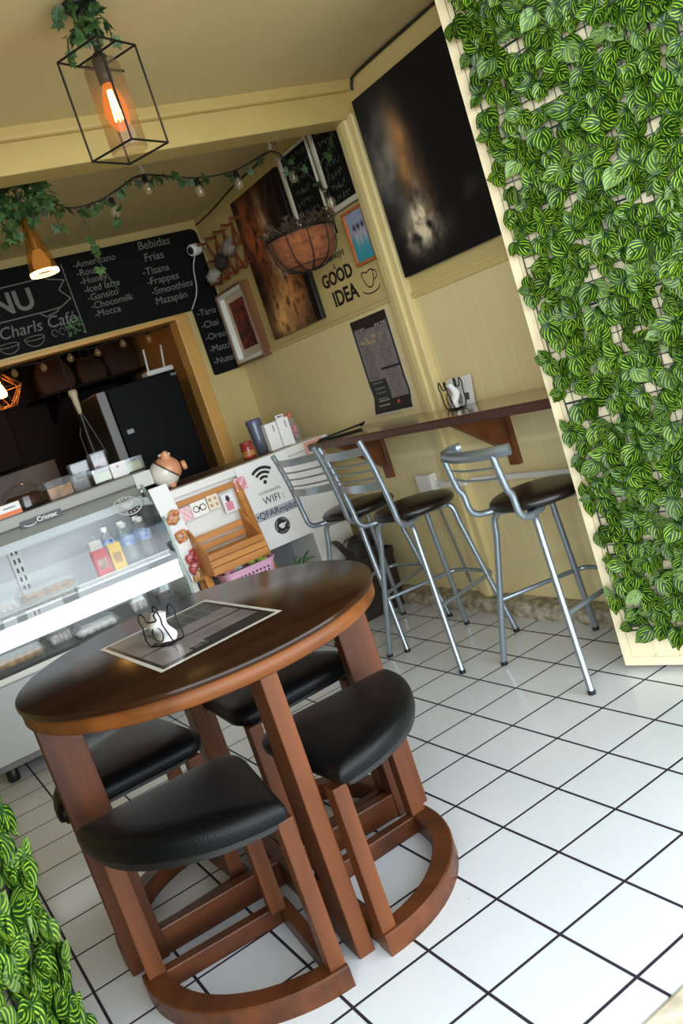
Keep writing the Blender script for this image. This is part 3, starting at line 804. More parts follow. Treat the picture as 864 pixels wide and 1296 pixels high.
# goods inside
def bottle(label, loc, first=None):
    if first: return dup(first, loc, rnd.uniform(0, 6), label)
    t = thing('water_bottle', label, 'bottle', (0, 0, 0), 0, 'water bottles on the case shelf')
    mb = MB().lathe([(.0, .003), (.024, .0), (.029, .006), (.03, .03), (.0285, .045), (.03, .06), (.0285, .075), (.03, .09), (.03, .118), (.024, .138), (.014, .152), (.012, .158)], 20); obj('bottle_body', mb, m_plastic, t)
    mb = MB().lathe([(.0308, .075), (.0308, .115)], 20, cap=False); obj('wrap_label', mb, attr_label, t)
    mb = MB().lathe([(.014, .154), (.0145, .172), (.012, .174), (0, .174)], 16); obj('cap', mb, m_white, t)
    return t
attr_label = pbr('blue_white_label', L(70, 120, 200), .4, col2=L(220, 228, 240), vscale=38)
b0 = bottle('clear water bottle at the front of the case shelf, nearest the cartons', (0, 0, 0)); b0.scale = (1.2, 1.2, 1.2); b0.location = (-.865, 3.26, .7165)
for x, y, s in ((-.775, 3.25, 'clear water bottle on the case shelf, nearest its right end'), (-.84, 3.40, 'clear water bottle on the case shelf, second row left'), (-.755, 3.39, 'clear water bottle on the case shelf, second row right'), (-.925, 3.42, 'clear water bottle on the case shelf behind the yellow carton')):
    bottle(s, (x, y, .7165), b0)
def juice(label, loc, col, col2, size, face, rz=.1):
    t = thing('drink_carton', label, 'carton', loc, rz, 'small cartons on the case shelf')
    T0 = world_of(t); w, d, h = size
    mb = MB().box((0, 0, h/2), (w, d, h), bevel=.003, mat=T0); obj('carton_body', mb, pbr(label[:14], col, .4), t)
    mb = MB().box((0, -d/2-.0006, h*.45), (w*.62, .0012, h*.42), mat=T0); obj('front_print', mb, pbr(label[:13]+'p', col2, .4, col2=face, vscale=30), t)
    mb = MB().tube([T0 @ V((w*.2, 0, h-.001)), T0 @ V((w*.2, 0, h+.02)), T0 @ V((w*.0, -.004, h+.03))], .0022, 6); obj('straw', mb, m_white, t)
juice('small red drink carton on the case shelf, left of the yellow one', (-1.045, 3.2, .7165), L(214, 58, 62), L(240, 200, 190), (.075, .045, .13), L(90, 30, 30))
juice('small yellow drink carton on the case shelf', (-.962, 3.2, .7165), L(238, 190, 50), L(60, 50, 40), (.065, .045, .135), L(220, 150, 40), -.1)
juice('white drink carton standing behind the red one on the case shelf', (-1.02, 3.33, .7165), L(226, 224, 224), L(180, 180, 190), (.065, .05, .165), L(120, 130, 160), .05)
def clamshell(label, loc, size, fill, rz=0, grp='clear food boxes inside the case'):
    t = thing('food_box', label, 'food box', loc, rz, grp)
    T0 = world_of(t); w, d, h = size
    def rr(s, z, ins=0): return [T0 @ V((x*s, y*s, z)) for x, y in round_poly([(-w/2+ins, -d/2+ins), (w/2-ins, -d/2+ins), (w/2-ins, d/2-ins), (-w/2+ins, d/2-ins)], .02, 3)]
    mb = MB().rings([rr(.9, 0), rr(.98, h*.45), rr(1.03, h*.47), rr(1.03, h*.5), rr(.98, h*.52), rr(.86, h*.96), rr(.8, h)], smooth=False); obj('clear_shell', mb, m_plastic, t)
    mb = MB(); rg = random.Random(len(label))
    for i in range(5): mb.sphere((0, 0, 0), 1, (w*.13, d*.36, h*.26), 10, T0 @ M.Translation((-w*.34+i*w*.17, rg.uniform(-.01, .01), h*.34)))
    obj('contents', mb, fill, t)
m_bread = pbr('golden_pastry', L(196, 140, 72), .6, col2=L(120, 72, 30), vscale=30)
m_pale = pbr('pale_filling', L(226, 220, 214), .6, col2=L(190, 170, 168), vscale=30)
m_choc = pbr('chocolate', L(62, 30, 20), .5, var=.3, vscale=20)
clamshell('clear box of golden pastries on the case shelf', (-1.33, 3.24, .7165), (.30, .16, .08), m_bread, .03)
clamshell('clear box of pale food on the case shelf at the photo left edge', (-1.56, 3.22, .7165), (.18, .16, .08), m_pale, -.05)
for i, (x, y, s, fl, lb) in enumerate(((-1.58, 3.13, (.24, .14, .09), m_bread, 'clear box of pastries on the case deck at the far left'), (-1.36, 3.2, (.12, .1, .1), m_pale, 'tall clear box of pale cakes on the case deck, second from the left'),
        (-1.20, 3.12, (.22, .14, .07), m_pale, 'low clear box of pale cakes on the case deck below the pastries'), (-.96, 3.14, (.09, .1, .13), m_pale, 'tall clear box on the case deck below the yellow carton'), (-.82, 3.14, (.09, .1, .12), m_choc, 'clear box of dark cake on the case deck near its right end'))):
    clamshell(lb, (x, y, .4755), s, fl, .04*(i % 3-1), 'clear food boxes on the case deck')

# goods on the case top
def dome():
    t = thing('cake_dome', 'glass cake dome over a dark chocolate cake on the display case', 'cake dome', (-1.26, 3.36, 1.1505))
    c = (-1.26, 3.36, 1.1505)
    mb = MB().lathe([(.05, 0), (.105, .004), (.108, .010), (.10, .010), (0, .008)], 28, c); obj('plate', mb, m_black, t)
    mb = MB().lathe([(0, .01), (.085, .01), (.088, .02), (.086, .065), (.07, .075), (0, .077)], 28, c); obj('cake', mb, m_choc, t)
    mb = MB().lathe([(.096, .0105), (.097, .06), (.088, .095), (.06, .118), (.02, .128), (0, .129)], 28, c, cap=False); obj('glass_cover', mb, m_glass, t)
    mb = MB().lathe([(.006, .128), (.006, .136), (.013, .142), (.013, .15), (.006, .155), (0, .155)], 14, c); obj('knob', mb, m_glass, t)
dome()
def tub(label, loc, w, d, h, fill, frac, rz=0):
    t = thing('clear_tub', label, 'tub', loc, rz, 'clear tubs on the display case')
    T0 = world_of(t)
    def q(s, z): return [T0 @ V((x*s, y*s, z)) for x, y in round_poly([(-w/2, -d/2), (w/2, -d/2), (w/2, d/2), (-w/2, d/2)], .012, 3)]
    mb = MB().rings([q(.94, 0), q(1., h)], smooth=False); obj('tub_wall', mb, m_plastic, t)
    mb = MB().rings([q(.9, .003), q(.93, h*frac)], smooth=False); obj('filling', mb, fill, t)
    mb = MB().rings([q(1.04, h), q(1.05, h+.008), q(.98, h+.012)], smooth=False); obj('lid', mb, m_plastic, t)
tub('clear tub of brown biscuits beside the cake dome', (-1.09, 3.36, 1.1505), .14, .13, .085, m_bread, .7, .1)
tub('clear tub of chocolate slices left of the green cake', (-.965, 3.40, 1.1505), .1, .12, .075, m_choc, .5)
m_pinkacr = pbr('mauve_sweets', L(150, 122, 128), .5, var=.2, vscale=30)
tub('tall clear box of mauve sweets behind the green cake', (-.79, 3.55, 1.1505), .09, .07, .15, m_pinkacr, .8)
tub('clear box behind the green cake, left of the mauve sweets', (-.90, 3.56, 1.1505), .11, .06, .13, m_pale, .4)
t = thing('cake_tray', 'clear tray of pale green cake on the right end of the display case', 'cake tray', (-.77, 3.36, 1.1505))
mb = MB().box2((-.915, 3.29, 1.1505), (-.625, 3.46, 1.156), bevel=.003); obj('tray', mb, m_black, t)
mb = MB().box2((-.90, 3.305, 1.156), (-.64, 3.445, 1.205), bevel=.01); obj('cake', mb, pbr('green_cake', L(176, 178, 96), .6, var=.15, vscale=20), t)
mb = MB().box2((-.908, 3.297, 1.156), (-.632, 3.30, 1.225)).box2((-.635, 3.30, 1.156), (-.632, 3.452, 1.225)).box2((-.908, 3.452, 1.156), (-.632, 3.455, 1.225)).box2((-.908, 3.30, 1.156), (-.905, 3.452, 1.225)); obj('clear_cover', mb, m_plastic, t)
mb = MB().plate((-.815, 3.284, 1.152), (.085, -.004, 0), (.0, .006, .075), .002)
c = obj('price_card', mb, m_paper); tag(c, 'small white price card leaning on the green cake tray', 'card')
mb = MB().text('*', (-.775, 3.2815, 1.198), (1, -.03, 0), (0, .05, 1), .04).box((-.78, 3.2835, 1.175), (.03, .001, .004)); obj('print', mb, pbr('red_print', L(180, 70, 70), .6), c)
t = thing('cup', 'small gold rimmed glass cup between the green cake and the piggy bank', 'cup', (-.60, 3.47, 1.1505)) if False else None
t = thing('snack_box', 'white and orange snack box at the left end of the display case', 'box', (-1.40, 3.2, 1.1505), .1); T0 = world_of(t)
mb = MB().box((0, 0, .03), (.17, .05, .06), bevel=.003, mat=T0); obj('box_body', mb, m_white, t)
mb = MB().box((0, -.0256, .012), (.17, .0012, .02), mat=T0).sphere((-.03, -.0255, .045), .012, (1, .06, 1), 12, T0); obj('orange_print', mb, pbr('orange_print', L(230, 120, 50), .5), t)
mb = MB().box((.03, -.0258, .04), (.06, .0012, .006), mat=T0); obj('dark_print', mb, m_dgrey, t)

# ================================================================== white service counter
KX0, KX1 = -.70, .30
t = thing('service_counter', 'white service counter between the display case and the right wall', 'counter', (-.2, 3.3, 0))
mb = MB().box2((KX0, 3.02, .965), (KX1+.02, 3.56, 1.01), bevel=.005); obj('countertop', mb, m_white, t)
mb = MB().box2((KX0, 3.06, .55), (KX1, 3.08, .968), bevel=.002).box2((KX0, 3.08, .55), (KX1, 3.5, .568)); obj('front_panel', mb, m_white, t)
mb = MB().box2((.06, 3.055, 0), (KX1, 3.5, .552), bevel=.003); obj('side_panel', mb, m_white, t)
mb = MB().box2((KX0, 3.055, 0), (KX0+.04, 3.5, .552), bevel=.003); obj('side_panel', mb, m_white, t)
mb = MB().box2((KX1-.02, 3.08, .552), (KX1, 3.5, .966)); obj('side_panel', mb, m_white, t)
mb = MB().box2((KX0+.04, 3.38, 0), (.06, 3.4, .55)).box2((KX0+.04, 3.08, 0), (.06, 3.38, .04)); obj('niche_back', mb, pbr('grey_niche', L(122, 122, 124), .6), t)
mb = MB().box2((KX0, 3.1, 1.0095), (.14, 3.5, 1.012)); obj('dark_worktop_inlay', mb, pbr('brown_inlay', L(92, 66, 46), .4), t)

# wifi sign
t = thing('wifi_sign', 'white wifi password sign on the front of the white counter', 'sign', (-.1, 3.05, .53))
Yf = 3.010; 
mb = MB().box2((-.262, Yf, .53), (.058, Yf+.008, 1.005), bevel=.001); obj('sign_board', mb, m_paper, t)
y = Yf-.0008
mb = MB(); cc = (-.118, .876)
for r_, w in ((.035, .0075), (.06, .0075), (.085, .008)):
    pts = [(cc[0]+r_*math.cos(a), y, cc[1]+r_*math.sin(a)) for a in [R(48)+R(84)*i/14 for i in range(15)]]
    for i in range(14):
        p, q = V(pts[i]), V(pts[i+1]); dr = lambda P: (P-V((cc[0], y, cc[1]))).normalized()*w
        mb.add([p-dr(p), q-dr(q), q+dr(q), p+dr(p)], [[0, 1, 2, 3]])
mb.add([(cc[0]+.011*math.cos(a), y, cc[1]+.006+.011*math.sin(a)) for a in [2*PI*i/16 for i in range(16)]], [list(range(16))])
obj('wifi_icon', mb, m_ink, t, fix=False)
mb = MB().text('WIFI :', (-.10, y, .784), (1, 0, 0), (0, 0, 1), .055, sx=.95); obj('heading', mb, m_ink, t)
mb = MB().text('contrase\u00f1a', (-.11, y, .832), (1, 0, 0), (0, 0, 1), .030); obj('small_text', mb, pbr('grey_ink', L(120, 118, 120), .6), t)
mb = MB().plate((-.235, Yf-.0003, .69), (.285, 0, 0), (0, 0, .05), -.0003); obj('grey_band', mb, pbr('grey_band', L(176, 180, 190), .6), t)
mb = MB().text('\u2022QFARmpbzv', (-.098, y-.0004, .715), (1, 0, 0), (0, 0, 1), .051, sx=.95); obj('password', mb, m_ink, t)
mb = MB().add([(-.105+.046*math.cos(a), y, .630+.046*math.sin(a)) for a in [2*PI*i/36 for i in range(36)]], [list(range(36))])
lg = obj('round_logo', mb, m_ink, t, fix=False)
mb = MB(); yy = y-.0006
mb.add([(-.105+x*.72, yy, .628+z*.72) for x, z in cup], [list(range(len(cup)))])
def ring_text(mb, word, c, r, a_mid, step, up, size):
    for i, ch in enumerate(word):
        a = a_mid+(i-(len(word)-1)/2)*step*(-1 if up else 1); rot = a-PI/2 if up else a+PI/2
        mb.text(ch, (c[0]+r*math.cos(a), yy, c[1]+r*math.sin(a)), (math.cos(rot), 0, math.sin(rot)), (-math.sin(rot), 0, math.cos(rot)), size, 0.)
ring_text(mb, 'MARUMI CAMELIA', (-.105, .630), .036, R(90), R(17), True, .012); ring_text(mb, 'CAFE', (-.105, .630), .036, R(270), R(20), False, .012)
obj('logo_lettering', mb, m_paper, lg, fix=False); t.location.x -= .016
# little bow card at the counter corner
mb = MB().grid((.16, 3.0165, .90), (.12, 0, .0), (0, 0, .105), 24, 20, lambda u, v: (236, 168, 152) if not ((u-.5)**2*3+(v-.5)**2*3 < .42) else ((240, 230, 224) if (abs(u-.5) > .12 or v < .3) else (40, 26, 26)))
mb.plate((.16, 3.019, .90), (.12, 0, 0), (0, 0, .105), .002); mb.col[-6:] = [L(230, 160, 145)]*6
tag(obj('pink_card', mb, m_attr), 'pink card with a black and white bow at the top right of the counter front', 'card')

# candy strip between case and counter
t = thing('candy_strip', 'white hanging display strip with red sweet packets, right of the case glass', 'display strip', (-.67, 3.0, .53))
def strip_pt(u, v, o=0.): return V((-.753+.098*u+.055*(1-v), 2.998-o, .545+.51*v))
mb = MB().add([strip_pt(0, 0), strip_pt(1, 0), strip_pt(1, 1), strip_pt(0, 1), strip_pt(0, 0, -.006), strip_pt(1, 0, -.006), strip_pt(1, 1, -.006), strip_pt(0, 1, -.006)], [[0, 1, 2, 3], [7, 6, 5, 4], [0, 4, 5, 1], [1, 5, 6, 2], [2, 6, 7, 3], [3, 7, 4, 0]]); obj('backing_card', mb, m_paper, t)
m_red = pbr('red_sweets', L(186, 48, 52), .35, col2=L(236, 190, 120), vscale=60)
m_red2 = pbr('dark_red_sweets', L(160, 28, 36), .3, col2=L(210, 100, 100), vscale=50)
m_straw = pbr('golden_sweets', L(214, 160, 96), .4, col2=L(180, 110, 60), vscale=60)
for (v, mm, sc) in ((.66, m_red, 1.), (.46, m_red, .85), (.22, m_red2, 1.15), (.12, m_red2, 1.1), (.03, m_straw, 1.)):
    mb = MB(); rg = random.Random(int(v*100)); c = strip_pt(.5, v, .012)
    for k in range(9): mb.sphere(c+V((rg.uniform(-.026, .026)*sc, rg.uniform(-.004, .006), rg.uniform(-.026, .026)*sc)), .017*sc, (1, .6, 1), 8)
    pk = obj('sweet_packet', mb, mm, t)
    mb = MB().sphere(c, .043*sc, (1, .42, .95), 12); obj('clear_bag', mb, m_glass, pk)

# wooden rack with crate
t = thing('wooden_rack', 'small honey coloured wooden rack with a slatted crate in front of the white counter', 'rack', (-.45, 2.95, 0))
for x in (-.635, -.285):
    for (ya, yb) in ((3.035, 3.035), (2.99, 2.84)):
        short = ya != yb and x < -.5
        mb = MB().tube([(x, ya if ya == yb else (2.945 if short else 3.02), .555 if short else .945), (x, yb, 0)], .019, 4, smooth=False, flat=(1, .75)); obj('post', mb, m_crate, t)
mb = MB().box2((-.655, 3.015, .915), (-.25, 3.04, .945), bevel=.003); obj('top_bar', mb, m_crate, t)
cr = [(-.635, -.265)]
mb = MB().box2((-.635, 2.83, .552), (-.335, 3.01, .562)); obj('crate_base', mb, m_crate, t)
for k in range(3):
    z = .56+k*.036
    mb = MB().box2((-.64, 2.818, z), (-.325, 2.83, z+.033), bevel=.002); obj('front_slat', mb, m_crate, t)
    mb = MB().box2((-.64, 3.0, z+.055+k*.012), (-.30, 3.012, z+.09+k*.012), bevel=.002); obj('back_slat', mb, m_crate, t)
for x in (-.64, -.337):
    mb = MB().prism([(2.83, .555), (3.0, .555), (3.0, .80), (2.83, .665)], x, x+.012, sidem); obj('crate_side', mb, m_crate, t)
mb = MB().box2((-.66, 2.80, .42), (-.25, 3.03, .435), bevel=.003); obj('lower_shelf', mb, pbr('brown_shelf', L(126, 80, 52), .5, var=.2, stretch=(.1, 1, 1)), t)
for k, (x, z, w, h, fn, lb) in enumerate((
    (-.635, .835, .06, .075, lambda u, v: (232, 176, 186) if (int(u*6)+int(v*6)) % 3 else (244, 214, 216), 'pink patterned card clipped at the left of the rack top bar'),
    (-.572, .84, .088, .075, lambda u, v: (40, 38, 40) if any(.055 < abs(((u-c)*1.15)**2+(v-.5)**2)**.5*.5 < .12 and abs(((u-c)*1.15)**2+(v-.5)**2)**.5*.5 > .085 for c in (.28, .72)) else (246, 240, 228), 'white card with two black ring drawings on the rack top bar'),
    (-.478, .845, .062, .075, lambda u, v: (196, 150, 110) if (abs(u-.28) < .14 or abs(u-.74) < .12) and (abs(v-.7) < .13 or abs(v-.3) < .13) else (238, 224, 200), 'beige card with brown dots on the rack top bar'),
    (-.40, .80, .065, .1, lambda u, v: (52, 34, 44) if ((u-.5)**2*3+(v-.72)**2*3 < .09) else ((222, 140, 160) if .1 < v < .55 and abs(u-.5) < .3 else (240, 236, 238)), 'white card with a pink and dark print hanging lower on the rack'),
    (-.305, .885, .066, .07, lambda u, v: (228, 150, 168) if (int(u*7)*3+int(v*7)*2) % 5 else (250, 220, 224), 'pink card stuck at the top right corner of the rack'))):
    mb = MB().grid((x, 3.009-.0012*k, z), (w, 0, 0), (0, .004, h), 22, 22, fn)
    mb.plate((x, 3.0105-.0012*k, z), (w, 0, 0), (0, .004, h), .001); mb.col[-6:] = [L(235, 225, 220)]*6
    tag(obj('small_card', mb, m_attr), lb, 'card', 'small cards on the wooden rack')
t = thing('sweet_bag', 'clear bag of pale sweets lying in the wooden crate', 'bag', (-.45, 2.92, .56))
mb = MB(); rg = random.Random(3)
for k in range(26): mb.sphere((-.45+rg.uniform(-.15, .14), 2.915+rg.uniform(-.04, .05), .588+rg.uniform(-.01, .012)), .014, (1.3, 1, .8), 8)
obj('sweets', mb, m_pale, t)
mb = MB().sphere((-.45, 2.915, .592), .17, (1, .42, .19), 18); obj('clear_wrap', mb, m_plastic, t)
# pink basket
t = thing('plastic_basket', 'pink plastic basket with holes on the lower shelf of the wooden rack', 'basket', (-.44, 2.90, .4355))
m_pink = pbr('pink_plastic', L(222, 168, 196), .4)
def bring(s, z, w=.145, d=.085): return [(-.44+x*s, 2.905+y*s, z) for x, y in round_poly([(-w, -d), (w, -d), (w, d), (-w, d)], .05, 5)]
mb = MB().rings([bring(.86, .4365), bring(.97, .51), bring(1.0, .525), bring(1.05, .528), bring(1.05, .534), bring(1.0, .533), bring(.94, .51), bring(.83, .442)], smooth=False); bk = obj('basket_body', mb, m_pink, t)
mb = MB()
for i in range(9):
    for j in range(3): mb.box((-.53+i*.022, 2.905-.085*(.90+.035*j)-.0012, .46+j*.018), (.009, .006, .009))
obj('holes', mb, pbr('hole_dark', L(70, 40, 60), .7), bk)
for i, (dx, dy, col, lb) in enumerate(((-.10, .01, L(236, 170, 178), 'pink bag of sweets heaped at the left of the pink basket'), (-.04, .03, L(200, 226, 214), 'pale mint bag of sweets in the middle of the pink basket'), (.06, -.02, L(176, 206, 92), 'lime green sweet wrapper in the pink basket'))):
    mb = MB(); rg = random.Random(i+20)
    for k in range(8): mb.sphere((-.44+dx+rg.uniform(-.035, .035), 2.905+dy+rg.uniform(-.025, .025), .53+rg.uniform(-.01, .025)), .02, (1.1, 1, .8), 8)
    tag(obj('sweet_bag', mb, pbr('sweets%d' % i, col, .35, var=.25, vscale=40)), lb, 'sweets')
# plant in the niche
t = thing('potted_plant', 'green long leaved plant in the grey niche under the counter', 'plant', (-.08, 3.2, .041))
mb = MB().lathe([(0, 0), (.06, 0), (.085, .14), (.078, .14), (.07, .12), (0, .12)], 20, (-.08, 3.2, .041)); obj('pot', mb, m_black, t)
def blade(mb, base, tip, w, bendz):
    base, tip = V(base), V(tip); d = tip-base; side = d.cross(V((0, 0, 1))); side = side.normalized() if side.length > 1e-4 else V((1, 0, 0))
    side = (side+V((0, -.4, 0))).normalized(); L_, R_, C_ = [], [], []
    for i in range(9):
        s = i/8; p = base+d*s+V((0, 0, bendz*math.sin(PI*s))); ww = w*math.sin(PI*(.12+.88*s)**.8)
        L_.append(p-side*ww); R_.append(p+side*ww); C_.append(p+V((0, -.003, -.004)))
    vs = L_+C_+R_; fs = []
    for i in range(8): fs += [[i, i+1, 10+i, 9+i], [9+i, 10+i, 19+i, 18+i]]
    mb.add(vs, fs, True)
mb = MB()
for k in range(9):
    a = k*.8; blade(mb, (-.08, 3.2, .16), (-.08+.20*math.cos(a), 3.2+.09*math.sin(a)-.03, .42-.05*(k % 3)), .016, .09)
obj('leaves', mb, pbr('fresh_green_leaf', L(92, 160, 62), .4, var=.3), t, fix=False)
# planter under the bar
t = thing('planter', 'dark brown square planter with grey leaved plant, under the far end of the bar counter', 'planter', (.21, 2.85, 0))
def pr(s, z): return [(.205+x*s, 2.87+y*s, z) for x, y in round_poly([(-.155, -.08), (.155, -.08), (.155, .08), (-.155, .08)], .02, 3)]
mb = MB().rings([pr(.9, .0), pr(.92, .02), pr(1.0, .29), pr(1.05, .295), pr(1.05, .33), pr(.97, .33), pr(.95, .30)], smooth=False); obj('planter_box', mb, pbr('dark_brown_plastic', L(44, 32, 30), .5, var=.15), t)
mb = MB().rings([pr(.96, .295), pr(.96, .31)], smooth=False); obj('soil', mb, pbr('dark_soil', L(36, 28, 22), .9, var=.4, vscale=60), t)
mb = MB(); rg = random.Random(8)
for k in range(16):
    a = rg.uniform(0, 2*PI); b = (.205+rg.uniform(-.1, .1), 2.86+rg.uniform(-.05, .04), .31)
    blade(mb, b, (b[0]+.13*math.cos(a), b[1]+.10*math.sin(a), .36+rg.uniform(.0, .09)), .036, .07)
obj('leaves', mb, pbr('grey_brown_leaf', L(86, 80, 72), .45, col2=L(44, 42, 38), vscale=14), t, fix=False)

# things standing on the counter
t = thing('piggy_bank', 'terracotta and white piggy bank with a white bow on the counter end', 'piggy bank', (-.575, 3.2, 1.0125), R(-20)); T0 = world_of(t); TC_ = T0 @ M.Translation((0, 0, .084)) @ M.Rotation(R(46), 4, 'Y') @ M.Translation((0, 0, -.084)); TI = T0 @ M.Translation((.018, 0, -.012)) @ M.Rotation(R(6), 4, 'Y')
mb = MB().lathe([(0, .012), (.04, .014), (.065, .03), (.078, .06), (.08, .088), (.076, .108)], 28, mat=TC_); obj('white_body', mb, pbr('white_glaze', L(226, 220, 208), .25), t)
m_terra = pbr('terracotta_glaze', L(226, 158, 116), .35, var=.12)
mb = MB().sphere((.004, 0, .112), .075, (1, 1, .86), 24, TC_); hd = obj('head', mb, m_terra, t)
mb = MB().lathe([(0, 0), (.024, 0), (.026, .01), (.024, .022), (0, .024)], 16, mat=TI @ M.Translation((.068, -.02, .112)) @ M.Rotation(R(80), 4, 'Y')); obj('snout', mb, m_terra, hd)
for sy in (-1, 1):
    mb = MB().lathe([(.026, 0), (.024, .02), (.012, .04), (0, .046)], 12, mat=TI @ M.Translation((-.005, .035*sy, .162)) @ M.Rotation(R(-18*sy), 4, 'X') @ M.Diagonal((1, .6, 1, 1))); obj('ear', mb, m_terra, hd)
    mb = MB().sphere((0.02, .04*sy, .012), .02, (1, 1, .7), 12, T0); obj('foot', mb, m_terra, t)
mb = MB().lathe([(.0775, .104), (.0785, .108), (.0775, .112)], 28, mat=TC_, cap=False); obj('rim_line', mb, m_black, t)
mb = MB()
for a in range(5): mb.sphere((-.012+.018*math.cos(a*1.257), .018*math.sin(a*1.257), .187), .017, (1, 1, .5), 10, TI)
mb.sphere((-.012, 0, .192), .012, (1, 1, .8), 10, TI); obj('bow', mb, m_paper, t)

t = thing('tumbler', 'purple glitter tumbler with teal lid on the counter', 'tumbler', (.018, 3.24, 1.0105))
mb = MB().lathe([(0, 0), (.03, 0), (.036, .08), (.042, .17), (.042, .18)], 24, (.018, 3.24, 1.0105)); obj('cup', mb, pbr('purple_glitter', L(120, 108, 140), .3, .4, col2=L(84, 110, 104), vscale=60), t)
mb = MB().lathe([(.044, .178), (.045, .19), (.04, .2), (0, .202)], 24, (.018, 3.24, 1.0105)); obj('lid', mb, pbr('purple_lid', L(96, 90, 122), .4), t)
mb = MB().tube([(.02, 3.24, 1.21), (.022, 3.24, 1.285)], .004, 8); obj('straw', mb, m_glass, t)
t = thing('bottle', 'small bottle with teal cap between purple tumbler and white boxes', 'bottle', (.075, 3.32, 1.0105))
mb = MB().lathe([(0, 0), (.03, 0), (.032, .1), (.026, .14), (.022, .15)], 20, (.075, 3.32, 1.0105)); obj('bottle_body', mb, m_plastic, t)
mb = MB().lathe([(.028, .148), (.03, .16), (.03, .192), (.026, .197), (0, .197)], 18, (.075, 3.32, 1.0105)); obj('cap', mb, pbr('teal_cap', L(60, 140, 124), .35), t)
for (x, lb, h) in ((.078, 'white paper carton on the counter beside the purple tumbler', .152), (.158, 'white paper carton with hang tab on the counter, beside the pink bottle', .156)):
    t = thing('paper_carton', lb, 'carton', (x, 3.19, 1.0105), 0, 'white paper cartons on the counter')
    mb = MB().box((x, 3.19, 1.0105+h/2), (.074, .045, h), bevel=.002); obj('carton_body', mb, m_paper, t)
    mb = MB().box((x+.012, 3.1672, 1.0105+h-.035), (.006, .0012, .04)); obj('slot_print', mb, m_dgrey, t)
    if x > .1:
        mb = MB().plate((x-.025, 3.19, 1.0105+h), (.05, 0, 0), (0, 0, .022), .002); tb = obj('hang_tab', mb, m_paper, t)
        mb = MB().box((x, 3.1885, 1.0105+h+.012), (.03, .004, .007)); obj('tab_hole', mb, m_black, tb)
t = thing('jam_jar', 'small red jam jar at the left of the purple tumbler', 'jar', (-.075, 3.22, 1.0125))
mb = MB().lathe([(0, 0), (.034, 0), (.037, .01), (.037, .065), (.032, .078)], 20, (-.075, 3.22, 1.0125)); obj('jar_body', mb, pbr('red_jam', L(120, 26, 30), .2, col2=L(180, 70, 60), vscale=30), t)
mb = MB().lathe([(.034, .076), (.036, .08), (.036, .092), (.032, .094), (0, .094)], 20, (-.075, 3.22, 1.0125)); obj('lid', mb, pbr('red_lid', L(150, 50, 50), .4), t)
mb = MB().lathe([(.0378, .015), (.0378, .045)], 20, (-.075, 3.22, 1.0125), cap=False); obj('wrap_label', mb, pbr('gold_label', L(200, 160, 80), .4, col2=L(150, 60, 40), vscale=40), t)
t = thing('glass_jar', 'clear tall jar with pink sweets and orange bow at the right end of the counter', 'jar', (.245, 3.24, 1.0105))
mb = MB().lathe([(0, 0), (.034, 0), (.036, .02), (.034, .09), (.02, .12), (.018, .14), (.022, .145)], 20, (.245, 3.24, 1.0105)); obj('jar_body', mb, m_plastic, t)
mb = MB(); rg = random.Random(6)
for k in range(14): mb.sphere((.245+rg.uniform(-.016, .016), 3.24+rg.uniform(-.016, .016), 1.03+rg.uniform(0, .07)), .01, n=8)
obj('sweets', mb, pbr('pink_sweets', L(224, 130, 140), .4), t)
mb = MB().sphere((.245, 3.24, 1.165), .018, n=12).sphere((.225, 3.225, 1.155), .016, (1.4, 1, .7), 10).sphere((.205, 3.225, 1.165), .013, (1.2, 1, .8), 10); obj('bow', mb, pbr('orange_pink_bow', L(214, 130, 90), .5, col2=L(210, 120, 130), vscale=30), t)
t = thing('glass_jar', 'low clear jar with pale pink sweets at the far right corner of the counter', 'jar', (.275, 3.36, 1.0105))
mb = MB().lathe([(0, 0), (.03, 0), (.032, .06), (.026, .075)], 18, (.275, 3.36, 1.0105)); obj('jar_body', mb, m_plastic, t)
mb = MB().lathe([(0, .004), (.025, .004), (.027, .05), (0, .052)], 18, (.275, 3.36, 1.0105)); obj('sweets', mb, m_pinkacr, t)
# ================================================================== things on the right wall
YM, UPZ = (0, -1, 0), (0, 0, 1)
def fbm(u, v, s, seed, o=4):
    return noise.fractal(V((u*s, v*s, seed)), 1., 2., o)
def lerp(a, b, t):
    t = max(0, min(1, t)); return tuple(a[i]+(b[i]-a[i])*t for i in range(3))
def blob(u, v, cu, cv, ru, rv): return math.exp(-(((u-cu)/ru)**2+((v-cv)/rv)**2))
def wall_picture(name, label, cat, ya, yb, z0, z1, fn, nx, ny, th=.03, frame=None, fw=.0, mat=None, back=None):
    """ya = far edge, yb = near edge on the right wall"""
    t = thing(name, label, cat, (XW-th, (ya+yb)/2, z0))
    mb = MB().box2((XW-th+.0012, yb, z0), (XW-.001, ya, z1), bevel=.002); obj('panel_body', mb, back or m_black, t)
    i = fw
    mb = MB().grid((XW-th, ya-i, z0+i), (0, -(ya-yb-2*i), 0), (0, 0, z1-z0-2*i), nx, ny, fn); obj('picture', mb, mat or m_canvas, t)
    if frame:
        mb = MB()
        for (a, b, c, d) in ((yb, ya, z0, z0+fw), (yb, ya, z1-fw, z1), (yb, yb+fw, z0+fw, z1-fw), (ya-fw, ya, z0+fw, z1-fw)):
            mb.box2((XW-th-.012, a, c), (XW-th+.004, b, d), bevel=.003)
        obj('frame', mb, frame, t)
    return t
